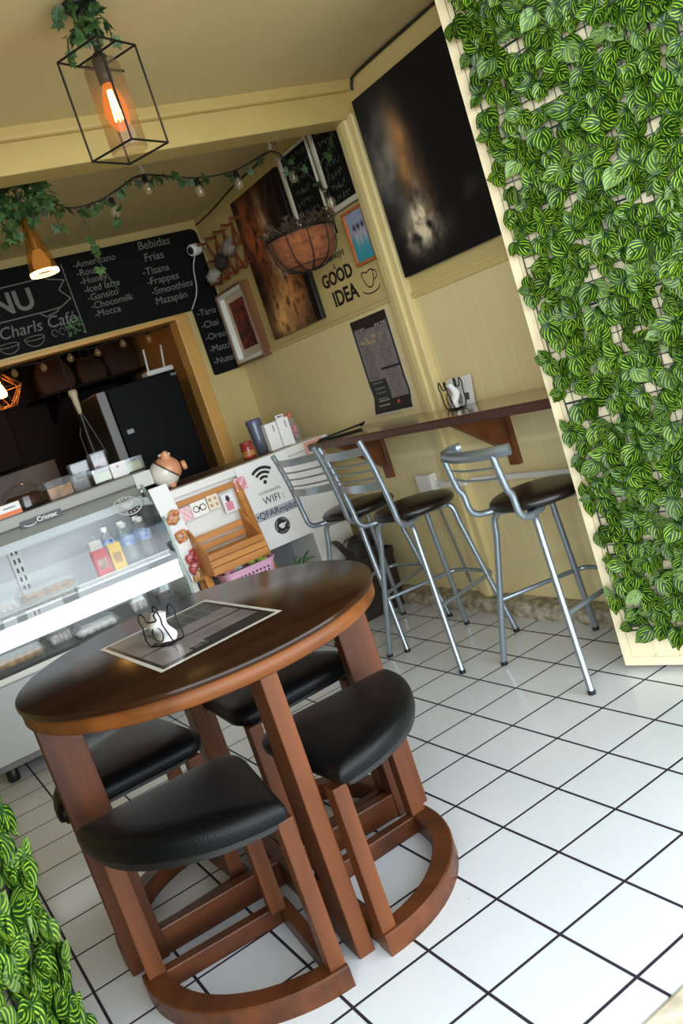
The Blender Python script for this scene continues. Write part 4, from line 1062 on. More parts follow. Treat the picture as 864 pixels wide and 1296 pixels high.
def storm(u, v):
    c = (24, 23, 24)
    m = blob(u, v, .16, .62, .2, .26)*(.7+.5*fbm(u, v, 5, 1.)); c = lerp(c, (150, 146, 138), m*1.1)
    o = blob(u, v, .33, .62, .085, .2)*(.8+.5*fbm(u, v, 6, 3.)); c = lerp(c, (196, 138, 84), o*1.1)
    w = (blob(u, v, .34, .29, .12, .13)+blob(u, v, .30, .17, .17, .08))*(.55+.9*fbm(u, v, 9, 7.)); c = lerp(c, (228, 212, 180), w*1.15)
    d = blob(u, v, .45, .42, .06, .2)*(.6+.6*fbm(u, v, 12, 9.)); c = lerp(c, (96, 62, 44), d*.8)
    e = blob(u, v, .82, .27, .08, .04)*(.6+fbm(u, v, 9, 4.)); c = lerp(c, (90, 88, 88), e*.6)
    return c
wall_picture('canvas_painting', 'large dark canvas painting with pale misty and cream patches, beside the leafy panel', 'painting', 2.0, 1.3, 1.612, 2.392, storm, 70, 90, .035)
def fire(u, v):
    n = fbm(u, v, 4, 21.); n2 = fbm(u, v, 9, 5.)
    c = (44, 32, 26)
    c = lerp(c, (196, 104, 58), blob(u, v, .3, .72, .24, .28)*(.95+n)); c = lerp(c, (226, 146, 84), blob(u, v, .6, .26, .3, .22)*(1.+n2))
    c = lerp(c, (236, 204, 160), blob(u, v, .52, .6, .08, .28)*(1.+n2)); c = lerp(c, (240, 184, 116), blob(u, v, .35, .12, .3, .16)*(1.+n))
    c = lerp(c, (206, 186, 168), blob(u, v, .66, .42, .2, .07)*(.6+n2)); c = lerp(c, (20, 16, 16), max(0, n2-.12)*1.1)
    if u > .9: c = lerp(c, (22, 18, 18), .85)
    return c
wall_picture('canvas_painting', 'tall canvas painting in flame orange and black behind the hanging basket', 'painting', 3.385, 2.80, 1.60, 2.40, fire, 60, 84, .03)
m_orange = wood('orange_frame', L(168, 84, 34), L(206, 116, 52), rough=.4)
def sea(u, v):
    n = fbm(u, v, 7, 2.)
    c = lerp((52, 150, 168), (146, 160, 180), (v-.38)*5+n*.5)
    for cu in (.3, .52, .76):
        c = lerp(c, (188, 176, 186), blob(u, v, cu, .5, .1, .2)); c = lerp(c, (46, 42, 48), blob(u, v, cu, .69, .07, .055)*1.2)
    return c
wall_picture('framed_photo', 'small orange framed picture in blue and teal, left of the dark painting', 'picture', 2.352, 2.166, 1.752, 2.008, sea, 34, 44, .018, m_orange, .014, m_attr)
t = thing('shadow_box', 'deep white shadow box frame with dark red collage, nearest the menu board', 'picture', (XW-.05, 3.72, 1.55))
mb = MB()
for (a, b, c, d) in ((3.535, 3.91, 1.55, 1.575), (3.535, 3.91, 1.96, 1.985), (3.535, 3.56, 1.575, 1.96), (3.885, 3.91, 1.575, 1.96)): mb.box2((XW-.054, a, c), (XW-.001, b, d), bevel=.003)
obj('lining', mb, m_white, t)
mb = MB()
for (a, b, c, d) in ((3.523, 3.922, 1.538, 1.55), (3.523, 3.922, 1.985, 1.997), (3.523, 3.535, 1.55, 1.985), (3.91, 3.922, 1.55, 1.985)): mb.box2((XW-.062, a, c), (XW-.001, b, d), bevel=.002)
obj('frame', mb, wood('brown_box_frame', L(96, 62, 40), L(140, 96, 62)), t)
def collage(u, v):
    if u < .14 or u > .86 or v < .12 or v > .9: return (206, 190, 168)
    n = fbm(u, v, 7, 31.); return lerp((70, 44, 44), (150, 70, 50), .5+n+.6*(v-.6))
mb = MB().grid((XW-.02, 3.885, 1.575), (0, -.325, 0), (0, 0, .385), 36, 40, collage); obj('picture', mb, m_canvas, t)
# chalk panels in white frames
m_faint = pbr('faint_chalk', L(112, 114, 106), .95)
def chalk_scribble(mb, x, ya, yb, z0, z1, rows, seed):
    rg = random.Random(seed); h = (z1-z0)/rows
    for r in range(rows):
        z = z1-h*(r+.5); y = ya-.02-rg.uniform(0, .03)
        end = yb+.02+rg.uniform(0, .07)
        while y > end:
            w = rg.uniform(.012, .02); k = rg.randint(3, 4)
            pts = [(x, y-w*q/k, z+h*rg.uniform(-.3, .34)) for q in range(k+1)]
            for p, q in zip(pts[:-1], pts[1:]):
                p, q = V(p), V(q); s = (q-p).cross(V((1, 0, 0))).normalized()*.0013
                mb.add([p-s, q-s, q+s, p+s], [[0, 1, 2, 3]])
            y -= w+rg.uniform(.004, .016)
m_grime = pbr('aged_white_frame', L(206, 198, 176), .5, var=.1)
for (ya, yb, z0, z1, rows, lb) in ((2.765, 2.455, 1.95, 2.425, 8, 'black chalk panel in a white frame, above the hanging basket'), (2.43, 2.172, 2.03, 2.44, 7, 'black chalk panel in a white frame under the ceiling beam')):
    t = thing('chalk_panel', lb, 'chalkboard', (XW-.02, (ya+yb)/2, z0), 0)
    mb = MB().box2((XW-.014, yb, z0), (XW-.001, ya, z1)); obj('board', mb, m_chalk, t)
    mb = MB(); f = .026
    for (a, b, c, d) in ((yb, ya, z0, z0+f), (yb, ya, z1-f*.5, z1), (yb, yb+f*.4, z0+f, z1-f*.5), (ya-f, ya, z0+f, z1-f*.5)): mb.box2((XW-.026, a, c), (XW-.006, b, d), bevel=.003)
    obj('frame', mb, m_grime, t)
    for r_ in range(rows):
        hh = (z1-.02-z0-f)/rows
        mb = MB(); chalk_scribble(mb, XW-.0148, ya-f, yb+.01, z0+f+hh*r_, z0+f+hh*(r_+1), 1, rows*10+r_); obj('chalk_line', mb, m_faint, t, fix=False)
# wall lettering
t = thing('wall_lettering', 'black lettering always a GOOD IDEA with a coffee cup on the cream wall', 'wall lettering', (XW-.001, 2.55, 1.63)); xl = XW-.0012
mb = MB().text('GOOD', (xl, 2.588, 1.762), YM, UPZ, .092, bold=.003, sx=1.05).text('IDEA', (xl, 2.565, 1.66), YM, UPZ, .106, bold=.003, sx=1.05); obj('large_letters', mb, m_ink, t)
mb = MB().text('is', (xl, 2.50, 1.95), YM, UPZ, .07, shear=.2).text('always', (xl, 2.535, 1.862), YM, UPZ, .058, shear=.25).text('a', (xl, 2.585, 1.818), YM, UPZ, .05, shear=.2); obj('small_letters', mb, pbr('thin_ink', L(60, 52, 44), .7), t)
def stroke(mb, pts, w, x):
    pts = [V((x, p[0], p[1])) for p in pts]
    for p, q in zip(pts[:-1], pts[1:]):
        s = (q-p).cross(V((1, 0, 0))).normalized()*w; e = (q-p).normalized()*w*.5; mb.add([p-s-e, q-s+e, q+s+e, p+s-e], [[0, 1, 2, 3]])
mb = MB()
cy, cz = 2.325, 1.675
stroke(mb, [(cy+.05-.1*i/10, cz+.045+.004*math.sin(i)) for i in range(11)], .0032, xl)
stroke(mb, [(cy+.05*math.cos(a), cz+.045-.075*math.sin(a)) for a in [PI*i/12 for i in range(13)]], .0032, xl)
stroke(mb, [(cy-.045-.032*math.sin(a), cz+.02+.022*math.cos(a)) for a in [PI*i/8 for i in range(9)]], .0028, xl)
stroke(mb, [(cy+.075*math.cos(a), cz-.035-.022*math.sin(a)) for a in [PI*i/10 for i in range(11)]], .003, xl)
obj('cup_drawing', mb, m_ink, t, fix=False)
mb = MB().text('7', (xl, 2.36, 1.80), YM, UPZ, .06, shear=.1); obj('steam_mark', mb, m_ink, t)
# curling menu poster
def poster(u, v):
    if u < .02 or u > .98 or v < .012 : return (214, 210, 200)
    if u < .07 or u > .93 or v > .93 or v < .06: return (34, 32, 34)
    if v > .88: return (34, 32, 34) if not (v < .91 and (u < .36 or u > .64) and int(u*44) % 3) else (150, 148, 146)
    if v < .14 and u < .5: return (40, 46, 40) if not (int(v*70) % 3 == 0 and .15 < u < .44) else (160, 160, 150)
    if v < .14: return (40, 38, 40) if not (blob(u, v, .66, .1, .04, .015) > .4) else (200, 90, 60)
    if .44 < v < .47 and u > .46: return (36, 34, 36)
    if v < .36 and u < .48: return (40, 44, 42) if not (int(v*76) % 4 == 0 and .14 < u < .42 and int(u*50) % 4) else (140, 140, 134)
    if abs(u-.49) < .012 and v < .36: return (40, 40, 40)
    s = 126-6*math.sin(u*30)*math.sin(v*40)
    if v > .70 and fbm(u, v, 14, 3.) > .12 and blob(u, v, .5, .77, .4, .05) > .4: return (176, 150, 116)
    if int(v*80) % 2 == 0 and (u < .36 and u > .12 or .56 < u < .84) and int(u*60+v*31) % 5: s -= 26
    return (s+2, s-4, s-2)
t = thing('menu_poster', 'curling dark printed menu poster taped to the cream wall above the bar counter', 'poster', (XW-.01, 2.42, 1.04))
def curl(u, v): return .004+.02*max(0, .35-v)**1.0*math.sin(v*16+1.)*1.4+.018*max(0, .18-v)*5*(1-u)*.5
o_, u_, v_ = (XW-.003, 2.605, 1.035), (0, -.345, 0), (0, .0, .49)
mb = MB().grid(o_, u_, v_, 46, 84, poster, curl); obj('printed_face', mb, m_attr, t)
mb = MB().grid(o_, u_, v_, 20, 40, lambda u, v: (228, 226, 220), lambda u, v: curl(u, v)-.0015); obj('paper_back', mb, m_attr, t)
# accordion rack with hats
t = thing('accordion_rack', 'red brown accordion peg rack high on the wall beside the menu board', 'peg rack', (XW-.03, 3.6, 2.04)); m_peg = wood('red_brown_pegs', L(96, 42, 24), L(138, 66, 38), axis=2)
ys = [3.86-.13*i for i in range(5)]
for i in range(4):
    for (za, zb, dx) in ((2.05, 2.32, .012), (2.32, 2.05, .024)):
        a, b = V((XW-dx, ys[i], za)), V((XW-dx, ys[i+1], zb))
        mb = MB().tube([a, b], .0085, 4, smooth=False); obj('slat', mb, m_peg, t)
for i in range(5):
    for z in (2.06, 2.31, 2.185):
        if z == 2.185 and i == 4: continue
        y = ys[i] if z != 2.185 else ys[i]-.065
        mb = MB().tube([(XW-.02, y, z), (XW-.075, y, z+.004)], .007, 8); mb.sphere((XW-.078, y, z+.004), .011, n=8); obj('peg', mb, m_peg, t)
for (y, z, col, sc, lb) in ((3.80, 2.10, L(186, 178, 164), (.5, 1., .55), 'pale cloth bunch hanging on the accordion rack beside the security camera'), (3.64, 2.15, L(58, 54, 54), (.45, .9, .6), 'dark grey cloth bunch in the middle of the accordion rack'), (3.49, 2.19, L(150, 140, 124), (.45, 1., .65), 'patterned cloth bunch at the right of the accordion rack')):
    mb = MB(); rg = random.Random(int(y*100))
    bm = bmesh.new(); bmesh.ops.create_icosphere(bm, subdivisions=3, radius=.075)
    for v in bm.verts:
        n = noise.fractal(v.co*26+V((y, z, 0)), 1., 2., 3); v.co *= 1+.32*n
        v.co = V((v.co.x*sc[0]+XW-.075, v.co.y*sc[1]+y, v.co.z*sc[2]+z))
    mb.bm(bm, True); tag(obj('cloth_bunch', mb, pbr('cloth%d' % int(y*100), col, .9, var=.5, vscale=34)), lb, 'cloth', 'bunches on the accordion rack')
# socket box with conduit
t = thing('socket_box', 'white socket box with white conduit low on the cream wall between the bar stools', 'socket', (XW-.02, 2.33, .62))
mb = MB().box2((XW-.045, 2.275, .612), (XW-.0005, 2.40, .70), bevel=.006); obj('box', mb, m_white, t)
mb = MB().box2((XW-.022, 1.05, .635), (XW-.0005, 2.0, .66), bevel=.003).box2((XW-.06, 2.0, .632), (XW-.0365, 2.19, .66), bevel=.003).box2((XW-.022, 2.17, .633), (XW-.0005, 2.275, .66), bevel=.003); obj('conduit', mb, m_white, t)
mb = MB().tube(smooth_path([(XW-.012, 2.33, .615), (XW-.014, 2.31, .5), (XW-.016, 2.27, .3), (XW-.012, 2.25, .12)], 6), .006, 8); obj('cable', mb, m_dgrey, t)
# cables along the ceiling
mb = MB().tube(smooth_path([(XW-.012, .9, 2.485), (XW-.012, 1.5, 2.487), (XW-.012, 1.93, 2.487), (XW-.012, 1.985, 2.47), (XW-.012, 2.0, 2.44)], 6), .0065, 8)
tag(obj('cable', mb, m_cable), 'black cable along the joint of ceiling and wall above the dark painting', 'cable')
mb = MB().tube(smooth_path([(XW-.012, 3.94, 2.45), (XW-.012, 3.7, 2.452), (XW-.014, 3.3, 2.475), (XW-.012, 2.9, 2.478)], 6), .005, 8)
tag(obj('cable', mb, m_cable), 'thin black cable from the menu board corner above the accordion rack', 'cable')

# ================================================================== menu board on the back wall
YB = 3.955
t = thing('menu_board', 'large black chalk menu board over the kitchen opening', 'menu board', (-.8, YB, 1.52))
poly = [(-2.15, 1.975), (.205, 1.955), (.205, 1.53), (.405, 1.535), (.405, 2.44), (-2.15, 2.44)]
mb = MB().prism(round_poly(poly, [.03, .002, .02, .02, .05, .03], 5), 0, .014, M(((1, 0, 0, 0), (0, 0, 1, YB), (0, 1, 0, 0), (0, 0, 0, 1)))); obj('board', mb, m_chalk, t)
yc = YB-.0012
def T(nm, s, x, z, size, al='LEFT', sh=.12, b=.0): obj(nm, MB().text(s, (x, yc, z), (1, 0, 0), (0, 0, 1), size, .0008, al, sh, b), m_chalkline, t)
T('title', 'MENU', -.93, 2.245, .165, 'CENTER', 0, .004)
mb = MB()
def line(mb, pts, w=.003):
    pts = [V((p[0], yc, p[1])) for p in pts]
    for p, q in zip(pts[:-1], pts[1:]):
        s = (q-p).cross(V((0, 1, 0))).normalized()*w; mb.add([p-s, q-s, q+s, p+s], [[0, 1, 2, 3]])
line(mb, [(-1.25, 2.335), (-.66, 2.345)]); line(mb, [(-1.25, 2.155), (-.64, 2.16)]); line(mb, [(-.64, 2.16), (-.57, 2.165), (-.50, 2.20), (-.55, 2.26), (-.50, 2.31), (-.60, 2.335)]); line(mb, [(-.70, 2.155), (-.67, 2.13), (-.60, 2.145), (-.58, 2.165)])
line(mb, [(-.487, 2.40), (-.485, 1.985)], .003)
for c_ in ((-.78, 2.02), (-.93, 2.015)):
    line(mb, [(c_[0]+.06*math.cos(a), c_[1]+.012+.012*math.sin(a)) for a in [2*PI*i/20 for i in range(21)]], .0018); line(mb, [(c_[0]+.055*math.cos(a), c_[1]+.01-.045*math.sin(a)) for a in [PI*i/12 for i in range(13)]], .0018)
for k in range(4):
    x0 = -.66+.045*k; line(mb, [(x0+.016*math.cos(a), 2.03+.02*math.sin(a)) for a in [2*PI*i/12 for i in range(11)]], .0016)
obj('chalk_drawing', mb, pbr('dim_chalk', L(118, 120, 112), .95), t, fix=False)
T('subtitle', "Charls Caf\u00e9", -.965, 2.092, .095, 'LEFT', .2)
for i, s in enumerate(('-Americano', '-Rouse', '-Honey', '-Iced latte', '-Gansito', '-Chocomilk', '-Mocca')): T('chalk_line', s, -.425+.004*i, 2.375-.05*i, .056)
T('chalk_line', 'Bebidas', -.005, 2.40, .07); T('chalk_line', 'Fr\u00edas', .01, 2.325, .07)
for i, s in enumerate(('-Tisana', '-Frappes', '-Smoothies', 'Mazap\u00e1n')): T('chalk_line', s, -.03+.006*i, 2.245-.062*i, .062)
for i, s in enumerate(('-Taro', '-Chai', '-Oreo', '-Matcha', '-Nutella')): T('chalk_line', s, .222, 1.925-.078*i, .058)
mb = MB(); rg = random.Random(2)
for k in range(26):
    a = rg.uniform(0, 2*PI); x = -.545+rg.uniform(-.05, .05); z = 2.03+rg.uniform(-.035, .05)
    line(mb, [(x, z), (x+.02*math.cos(a), z+.02*math.sin(a))], .004)
obj('green_chalk_leaves', mb, pbr('green_chalk', L(84, 120, 72), .95), t, fix=False)
# security camera
t = thing('security_camera', 'white round security camera on the right end of the menu board', 'camera', (.345, 3.9, 2.27))
cm = M.Translation((.335, 3.90, 2.30)) @ V((-.86, -.46, -.12)).to_track_quat('Z', 'Y').to_matrix().to_4x4()
mb = MB().lathe([(0, -.045), (.03, -.04), (.036, -.01), (.036, .04), (.03, .052), (.024, .054)], 24, mat=cm); obj('camera_body', mb, m_white, t)
mb = MB().lathe([(.026, .0525), (.02, .058), (0, .06)], 20, mat=cm); obj('lens', mb, m_black, t)
mb = MB().tube([(.36, 3.925, 2.31), (.40, 3.945, 2.325)], .014, 10).lathe([(.026, 0), (.024, .01), (0, .012)], 16, mat=M.Translation((XW-.001, 3.94, 2.325)) @ M.Rotation(R(-90), 4, 'Y')); obj('mount', mb, m_white, t)
mb = MB().tube(smooth_path([(.33, 3.93, 2.27), (.30, 3.945, 2.2), (.27, 3.947, 2.06), (.20, 3.947, 1.96)], 8), .0028, 6); obj('cable', mb, m_white, t)

# ================================================================== kitchen
t = thing('refrigerator', 'black refrigerator seen from its side through the kitchen opening', 'refrigerator', (-.18, 4.6, 0))
mb = MB().box2((-.39, 4.3, .05), (.10, 4.92, 1.665), bevel=.012); obj('cabinet', mb, pbr('black_fridge_side', L(14, 14, 15), .6, spec=.15), t)
m_fdoor = pbr('dark_fridge_door', L(40, 36, 34), .4)
m_fedge = pbr('grey_door_edge', L(118, 116, 114), .4, .4)
mb = MB().box2((-.465, 4.3, .56), (-.398, 4.92, 1.66), bevel=.012); d = obj('door', mb, m_fdoor, t)
mb = MB().box2((-.46, 4.294, .57), (-.402, 4.302, 1.655), bevel=.002); obj('edge_strip', mb, m_fedge, d)
mb = MB().tube([(-.478, 4.86, 1.0), (-.50, 4.86, 1.05), (-.50, 4.86, 1.45), (-.478, 4.86, 1.5)], .009, 8); obj('handle', mb, m_black, d)
mb = MB().box2((-.465, 4.3, .06), (-.398, 4.92, .55), bevel=.012); obj('freezer_door', mb, m_fdoor, t)
m_badge = pbr('badge_silver', L(150, 150, 150), .4, .5)
mb = MB().plate((.055, 4.2992, 1.628), (.042, 0, 0), (0, 0, .016), -.001); obj('badge', mb, m_badge, t)
mb = MB().plate((-.352, 4.2992, 1.352), (.045, 0, 0), (0, 0, .028), -.001); obj('badge', mb, m_badge, t)
for x in (-.36, .07):
    for y in (4.34, 4.88):
        mb = MB().lathe([(.02, 0), (.02, .05)], 10, (x, y, 0)); obj('foot', mb, m_black, t)
t = thing('wifi_router', 'white router with two aerials on top of the black refrigerator', 'router', (.02, 4.38, 1.666))
mb = MB().box((.015, 4.40, 1.684), (.19, .12, .034), bevel=.01); obj('router_body', mb, m_white, t)
for x, dx in ((-.03, .018), (.085, .03)):
    mb = MB().tube([(x, 4.45, 1.69), (x+dx*.2, 4.45, 1.72), (x+dx, 4.45, 1.85)], [.008, .0075, .006], 8); obj('aerial', mb, m_white, t)
t = thing('pendant_lamp', 'geometric wire cage lamp glowing orange in the kitchen at the left photo edge', 'lamp', (-.86, 5.0, 2.5), 0)
Lc = V((-.86, 5.0, 1.9))
mb = MB().tube([(Lc.x, Lc.y, 2.5), (Lc.x, Lc.y, 2.03)], .004, 6); obj('cord', mb, m_cable, t)
mb = MB().lathe([(.02, 0), (.022, .05), (.012, .07)], 14, Lc+V((0, 0, .055))); obj('socket', mb, m_blackm, t)
mb = MB().lathe([(0, -.055), (.022, -.05), (.034, -.025), (.034, .0), (.022, .03), (.014, .055)], 18, Lc); obj('bulb', mb, emit('kitchen_bulb', (1., .46, .1, 1), 45.), t)
mb = MB()
top_ = [Lc+V((.05*math.cos(a), .05*math.sin(a), .1)) for a in [PI/3*i for i in range(6)]]; mid_ = [Lc+V((.15*math.cos(a), .15*math.sin(a), .0)) for a in [PI/3*i+PI/6 for i in range(6)]]; low_ = [Lc+V((.07*math.cos(a), .07*math.sin(a), -.12)) for a in [PI/3*i for i in range(6)]]
for i in range(6):
    j = (i+1) % 6
    for a, b in ((top_[i], top_[j]), (mid_[i], mid_[j]), (low_[i], low_[j]), (top_[i], mid_[i]), (top_[j], mid_[i]), (low_[i], mid_[i]), (low_[j], mid_[i])): mb.tube([a, b], .0035, 5)
obj('wire_cage', mb, pbr('copper_wire', L(150, 100, 60), .4, .5), t)
def cabinet_doors(t, x0, x1, z0, z1, y, n):
    w = (x1-x0)/n
    for i in range(n):
        mb = MB().box2((x0+i*w+.006, y-.02, z0+.006), (x0+(i+1)*w-.006, y, z1-.006), bevel=.004); d = obj('door', mb, m_dkwood, t)
        mb = MB().tube([(x0+(i+.85)*w, y-.02, (z0+z1)/2-.05), (x0+(i+.85)*w, y-.035, (z0+z1)/2), (x0+(i+.85)*w, y-.02, (z0+z1)/2+.05)], .005, 6); obj('handle', mb, m_steel, d)
t = thing('kitchen_cabinet', 'dark wooden base cabinet along the kitchen back wall', 'cabinet', (-1.3, 5.6, 0))
mb = MB().box2((-2.3, 5.35, 0), (-.5, 5.895, .95), bevel=.004); obj('body', mb, m_dkwood, t); cabinet_doors(t, -2.3, -.5, .08, .93, 5.35, 4)
mb = MB().box2((-2.3, 5.30, .95), (-.5, 5.895, .985), bevel=.004).box2((-2.3, 5.88, .985), (-.5, 5.895, 1.36)); obj('worktop', mb, pbr('brown_worktop', L(120, 92, 66), .4, var=.2), t)
t = thing('wall_cupboard', 'dark wooden wall cupboard in the kitchen at the left photo edge', 'cupboard', (-1.4, 5.75, 1.4))
mb = MB().box2((-2.3, 5.55, 1.38), (-.78, 5.9, 2.3), bevel=.004); obj('body', mb, m_dkwood, t); cabinet_doors(t, -2.3, -.78, 1.38, 2.3, 5.55, 3)
t = thing('wall_shelf', 'dark wooden shelf high in the kitchen behind the refrigerator', 'shelf', (-.05, 5.7, 1.8))
mb = MB().box2((-.55, 5.4, 1.80), (.33, 5.9, 1.82), bevel=.003); obj('shelf_board', mb, m_dkwood, t)
for x in (-.4, .2):
    mb = MB().prism([(5.9, 1.80), (5.9, 1.62), (5.88, 1.62), (5.48, 1.78), (5.48, 1.80)], x, x+.02, sidem); obj('bracket', mb, m_dkwood, t)
m_bag = pbr('brown_paper', L(70, 42, 22), .8, var=.4, vscale=9)
for (x, w, h, lb) in ((-.36, .28, .26, 'dark brown bag at the left of the kitchen shelf'), (-.08, .22, .2, 'small brown bag in the middle of the kitchen shelf'), (.17, .26, .32, 'large brown bag at the right of the kitchen shelf')):
    t = thing('brown_bag', lb, 'bag', (x, 5.55, 1.821), 0, 'brown bags on the kitchen shelf')
    def br(s, z, ax=0): return [(x+px_*s, 5.55+py_*s*(1-ax), 1.821+z) for px_, py_ in round_poly([(-w/2, -.08), (w/2, -.08), (w/2, .08), (-w/2, .08)], .03, 3)]
    mb = MB().rings([br(.85, 0), br(1, h*.15), br(1.0, h*.45), br(.9, h*.75, .3), br(.62, h*.9, .6), br(.72, h, .7)], smooth=True); obj('bag_body', mb, m_bag, t)
    mb = MB().tube(smooth_path([(x-.04, 5.54, 1.821+h*.97), (x-.03, 5.53, 1.821+h*1.25), (x+.03, 5.53, 1.821+h*1.25), (x+.04, 5.54, 1.821+h*.97)], 5), .006, 6); obj('bag_handle', mb, m_bag, t)
t = thing('kitchen_utensil', 'pale bottle shaped utensil hanging by dark straps left of the refrigerator', 'utensil', (-.62, 4.2, 1.53))
mb = MB().lathe([(0, 0), (.011, .0), (.014, .025), (.019, .065), (.021, .1), (.029, .13), (.024, .15), (0, .154)], 16, (-.62, 4.2, 1.56)); obj('pale_body', mb, pbr('bone_plastic', L(214, 196, 158), .4, var=.15), t)
mb = MB().tube([(-.62, 4.2, 1.56), (-.625, 4.2, 1.4), (-.62, 4.2, 1.25)], .012, 8).tube([(-.61, 4.2, 1.56), (-.575, 4.2, 1.4), (-.55, 4.2, 1.28)], .008, 6); obj('dark_strap', mb, m_black, t)
mb = MB().tube([(-.62, 4.2, 1.712), (-.62, 4.2, 2.495)], .003, 6); obj('hook_wire', mb, m_cable, t)
t = thing('power_cable', 'black plug and looped cable on the tan kitchen wall beside the warm tinted jamb', 'cable', (.33, 4.3, 1.5))
mb = MB().box((.325, 4.26, 1.56), (.03, .045, .075), bevel=.008); obj('plug', mb, m_black, t)
mb = MB().tube(smooth_path([(.332, 4.26, 1.60), (.332, 4.30, 1.66), (.332, 4.36, 1.68), (.332, 4.40, 1.63), (.332, 4.34, 1.60), (.332, 4.27, 1.62), (.332, 4.24, 1.75), (.332, 4.30, 1.9), (.332, 4.45, 2.0)], 6), .004, 6); obj('cord', mb, m_cable, t)
# bulbs along the soffit
t = thing('string_lights', 'string of small bulbs under the soffit of the kitchen opening', 'string lights', (-.5, 4.12, 1.94))
pts = [(-1.6+.17*i, 4.12, 1.925-.012*(i % 2)) for i in range(11)]
mb = MB().tube(smooth_path(pts, 4), .0035, 6); obj('cable', mb, m_cable, t)
m_dimbulb = clear('clear_bulb_glass', (.95, .9, .82, 1), 1.6, .04, body=.2, bodycol=L(200, 160, 110))
for i in range(1, 11):
    p = pts[i]
    mb = MB().lathe([(0, -.062), (.016, -.056), (.022, -.04), (.018, -.024), (.011, -.014)], 12, p); b = obj('bulb', mb, m_dimbulb, t)
    mb = MB().lathe([(.011, -.016), (.012, .006), (0, .008)], 10, p); obj('socket', mb, m_black, b)

# ================================================================== hanging things
def ivy_leaf(mb, pos, d1, d2, s):
    """five lobed leaf, d1 towards the tip, d2 sideways"""
    d1 = V(d1).normalized(); d2 = (V(d2)-d1*V(d2).dot(d1)).normalized(); n = d1.cross(d2)
    o = [(0, 0), (.28, -.12), (.52, .08), (.36, .28), (.46, .62), (.2, .58), (0, 1.0), (-.2, .58), (-.46, .62), (-.36, .28), (-.52, .08), (-.28, -.12)]
    c = V(pos)+d1*s*.3-n*s*.07
    vs = [c]+[V(pos)+d1*(y*s)+d2*(x*s)+n*(-.12*s*abs(x)) for x, y in o]
    mb.add(vs, [[0, i+1, (i+1) % 12+1] for i in range(12)], False)
def rdir(rg): return V((rg.uniform(-1, 1), rg.uniform(-1, 1), rg.uniform(-1, 1)))
def ivy(name, label, paths, seed, per=26, s=.038, cluster=None, droop=.7):
    rg = random.Random(seed)
    allp = [p for pa in paths for p in pa]
    t = thing(name, label, 'ivy', allp[0])
    st_ = MB(); lf = MB()
    for pa in paths:
        sp = smooth_path(pa, 8); st_.tube(sp, .0022, 5)
        L_ = sum((sp[i+1]-sp[i]).length for i in range(len(sp)-1)); n = max(3, int(L_*per))
        for k in range(n):
            i = rg.randrange(len(sp)-1); p = sp[i]
            d = rdir(rg)+V((0, 0, -droop)); e = p+d.normalized()*rg.uniform(.006, .03)
            st_.tube([p, e], .0012, 4); ivy_leaf(lf, e, d+V((0, 0, -.5)), rdir(rg), s*rg.uniform(.7, 1.15))
    if cluster:
        for (c, r, n) in cluster:
            for k in range(n):
                d = rdir(rg); d = d.normalized() if d.length > .1 else V((0, 0, 1)); p = V(c)+V((d.x*r[0], d.y*r[1], d.z*r[2]))*rg.uniform(.45, 1)
                ivy_leaf(lf, p, d+V((0, 0, -.6)), rdir(rg), s*rg.uniform(.8, 1.3))
    obj('stems', st_, m_ivystem, t); f = obj('leaves', lf, m_ivy, t, fix=False)
    return t
# front cage pendant
def glow_glass(name):
    m, nt, out = new_mat(name)
    e = N(nt, 'ShaderNodeEmission'); e.inputs[0].default_value = (1., .26, .04, 1); e.inputs[1].default_value = 1.5
    tr = N(nt, 'ShaderNodeBsdfTransparent'); tr.inputs[0].default_value = (1, .7, .35, 1)
    mx = N(nt, 'ShaderNodeMixShader'); mx.inputs[0].default_value = .5
    nt.links.new(tr.outputs[0], mx.inputs[1]); nt.links.new(e.outputs[0], mx.inputs[2]); nt.links.new(mx.outputs[0], out.inputs[0]); return m
PC = V((-1.01, 1.2, 2.5)); cz0, cz1 = 2.085, 2.36
t = thing('pendant_lamp', 'black wire cage pendant lamp with smoked glass and glowing bulb over the table', 'lamp', PC)
rot = R(29.3); cor = [V((PC.x+.111*math.cos(rot+PI/4+PI/2*i), PC.y+.111*math.sin(rot+PI/4+PI/2*i), 0)) for i in range(4)]
mb = MB()
for i in range(4):
    a, b = cor[i], cor[(i+1) % 4]
    for z in (cz0, cz1): mb.tube([a+V((0, 0, z)), b+V((0, 0, z))], .0034, 6)
    mb.tube([a+V((0, 0, cz0)), a+V((0, 0, cz1))], .0034, 6)
mb.tube([(cor[0]+cor[1])/2+V((0, 0, cz1)), (cor[2]+cor[3])/2+V((0, 0, cz1))], .0034, 6); obj('wire_cage', mb, m_blackm, t)
mb = MB().tube([(PC.x, PC.y, 2.5), (PC.x, PC.y, 2.345)], .004, 8).lathe([(.045, 2.485), (.05, 2.499)], 20, (PC.x, PC.y, 0)); obj('cord', mb, m_cable, t)
mb = MB().lathe([(.0, 2.275), (.019, 2.275), (.021, 2.30), (.021, 2.345), (.012, 2.36), (0, 2.362)], 18, (PC.x, PC.y, 0)); obj('socket', mb, pbr('bronze_socket', L(56, 44, 36), .4, .6), t)
mb = MB().lathe([(.050, 2.085), (.052, 2.09), (.052, 2.315), (.044, 2.335), (.022, 2.342)], 32, (PC.x, PC.y, 0), cap=False); obj('glass_shade', mb, m_smoke, t)
mb = MB().tube([(PC.x-.075, PC.y-.03, 2.318), (PC.x+.075, PC.y+.03, 2.318)], .004, 8); obj('cross_bar', mb, m_blackm, t)
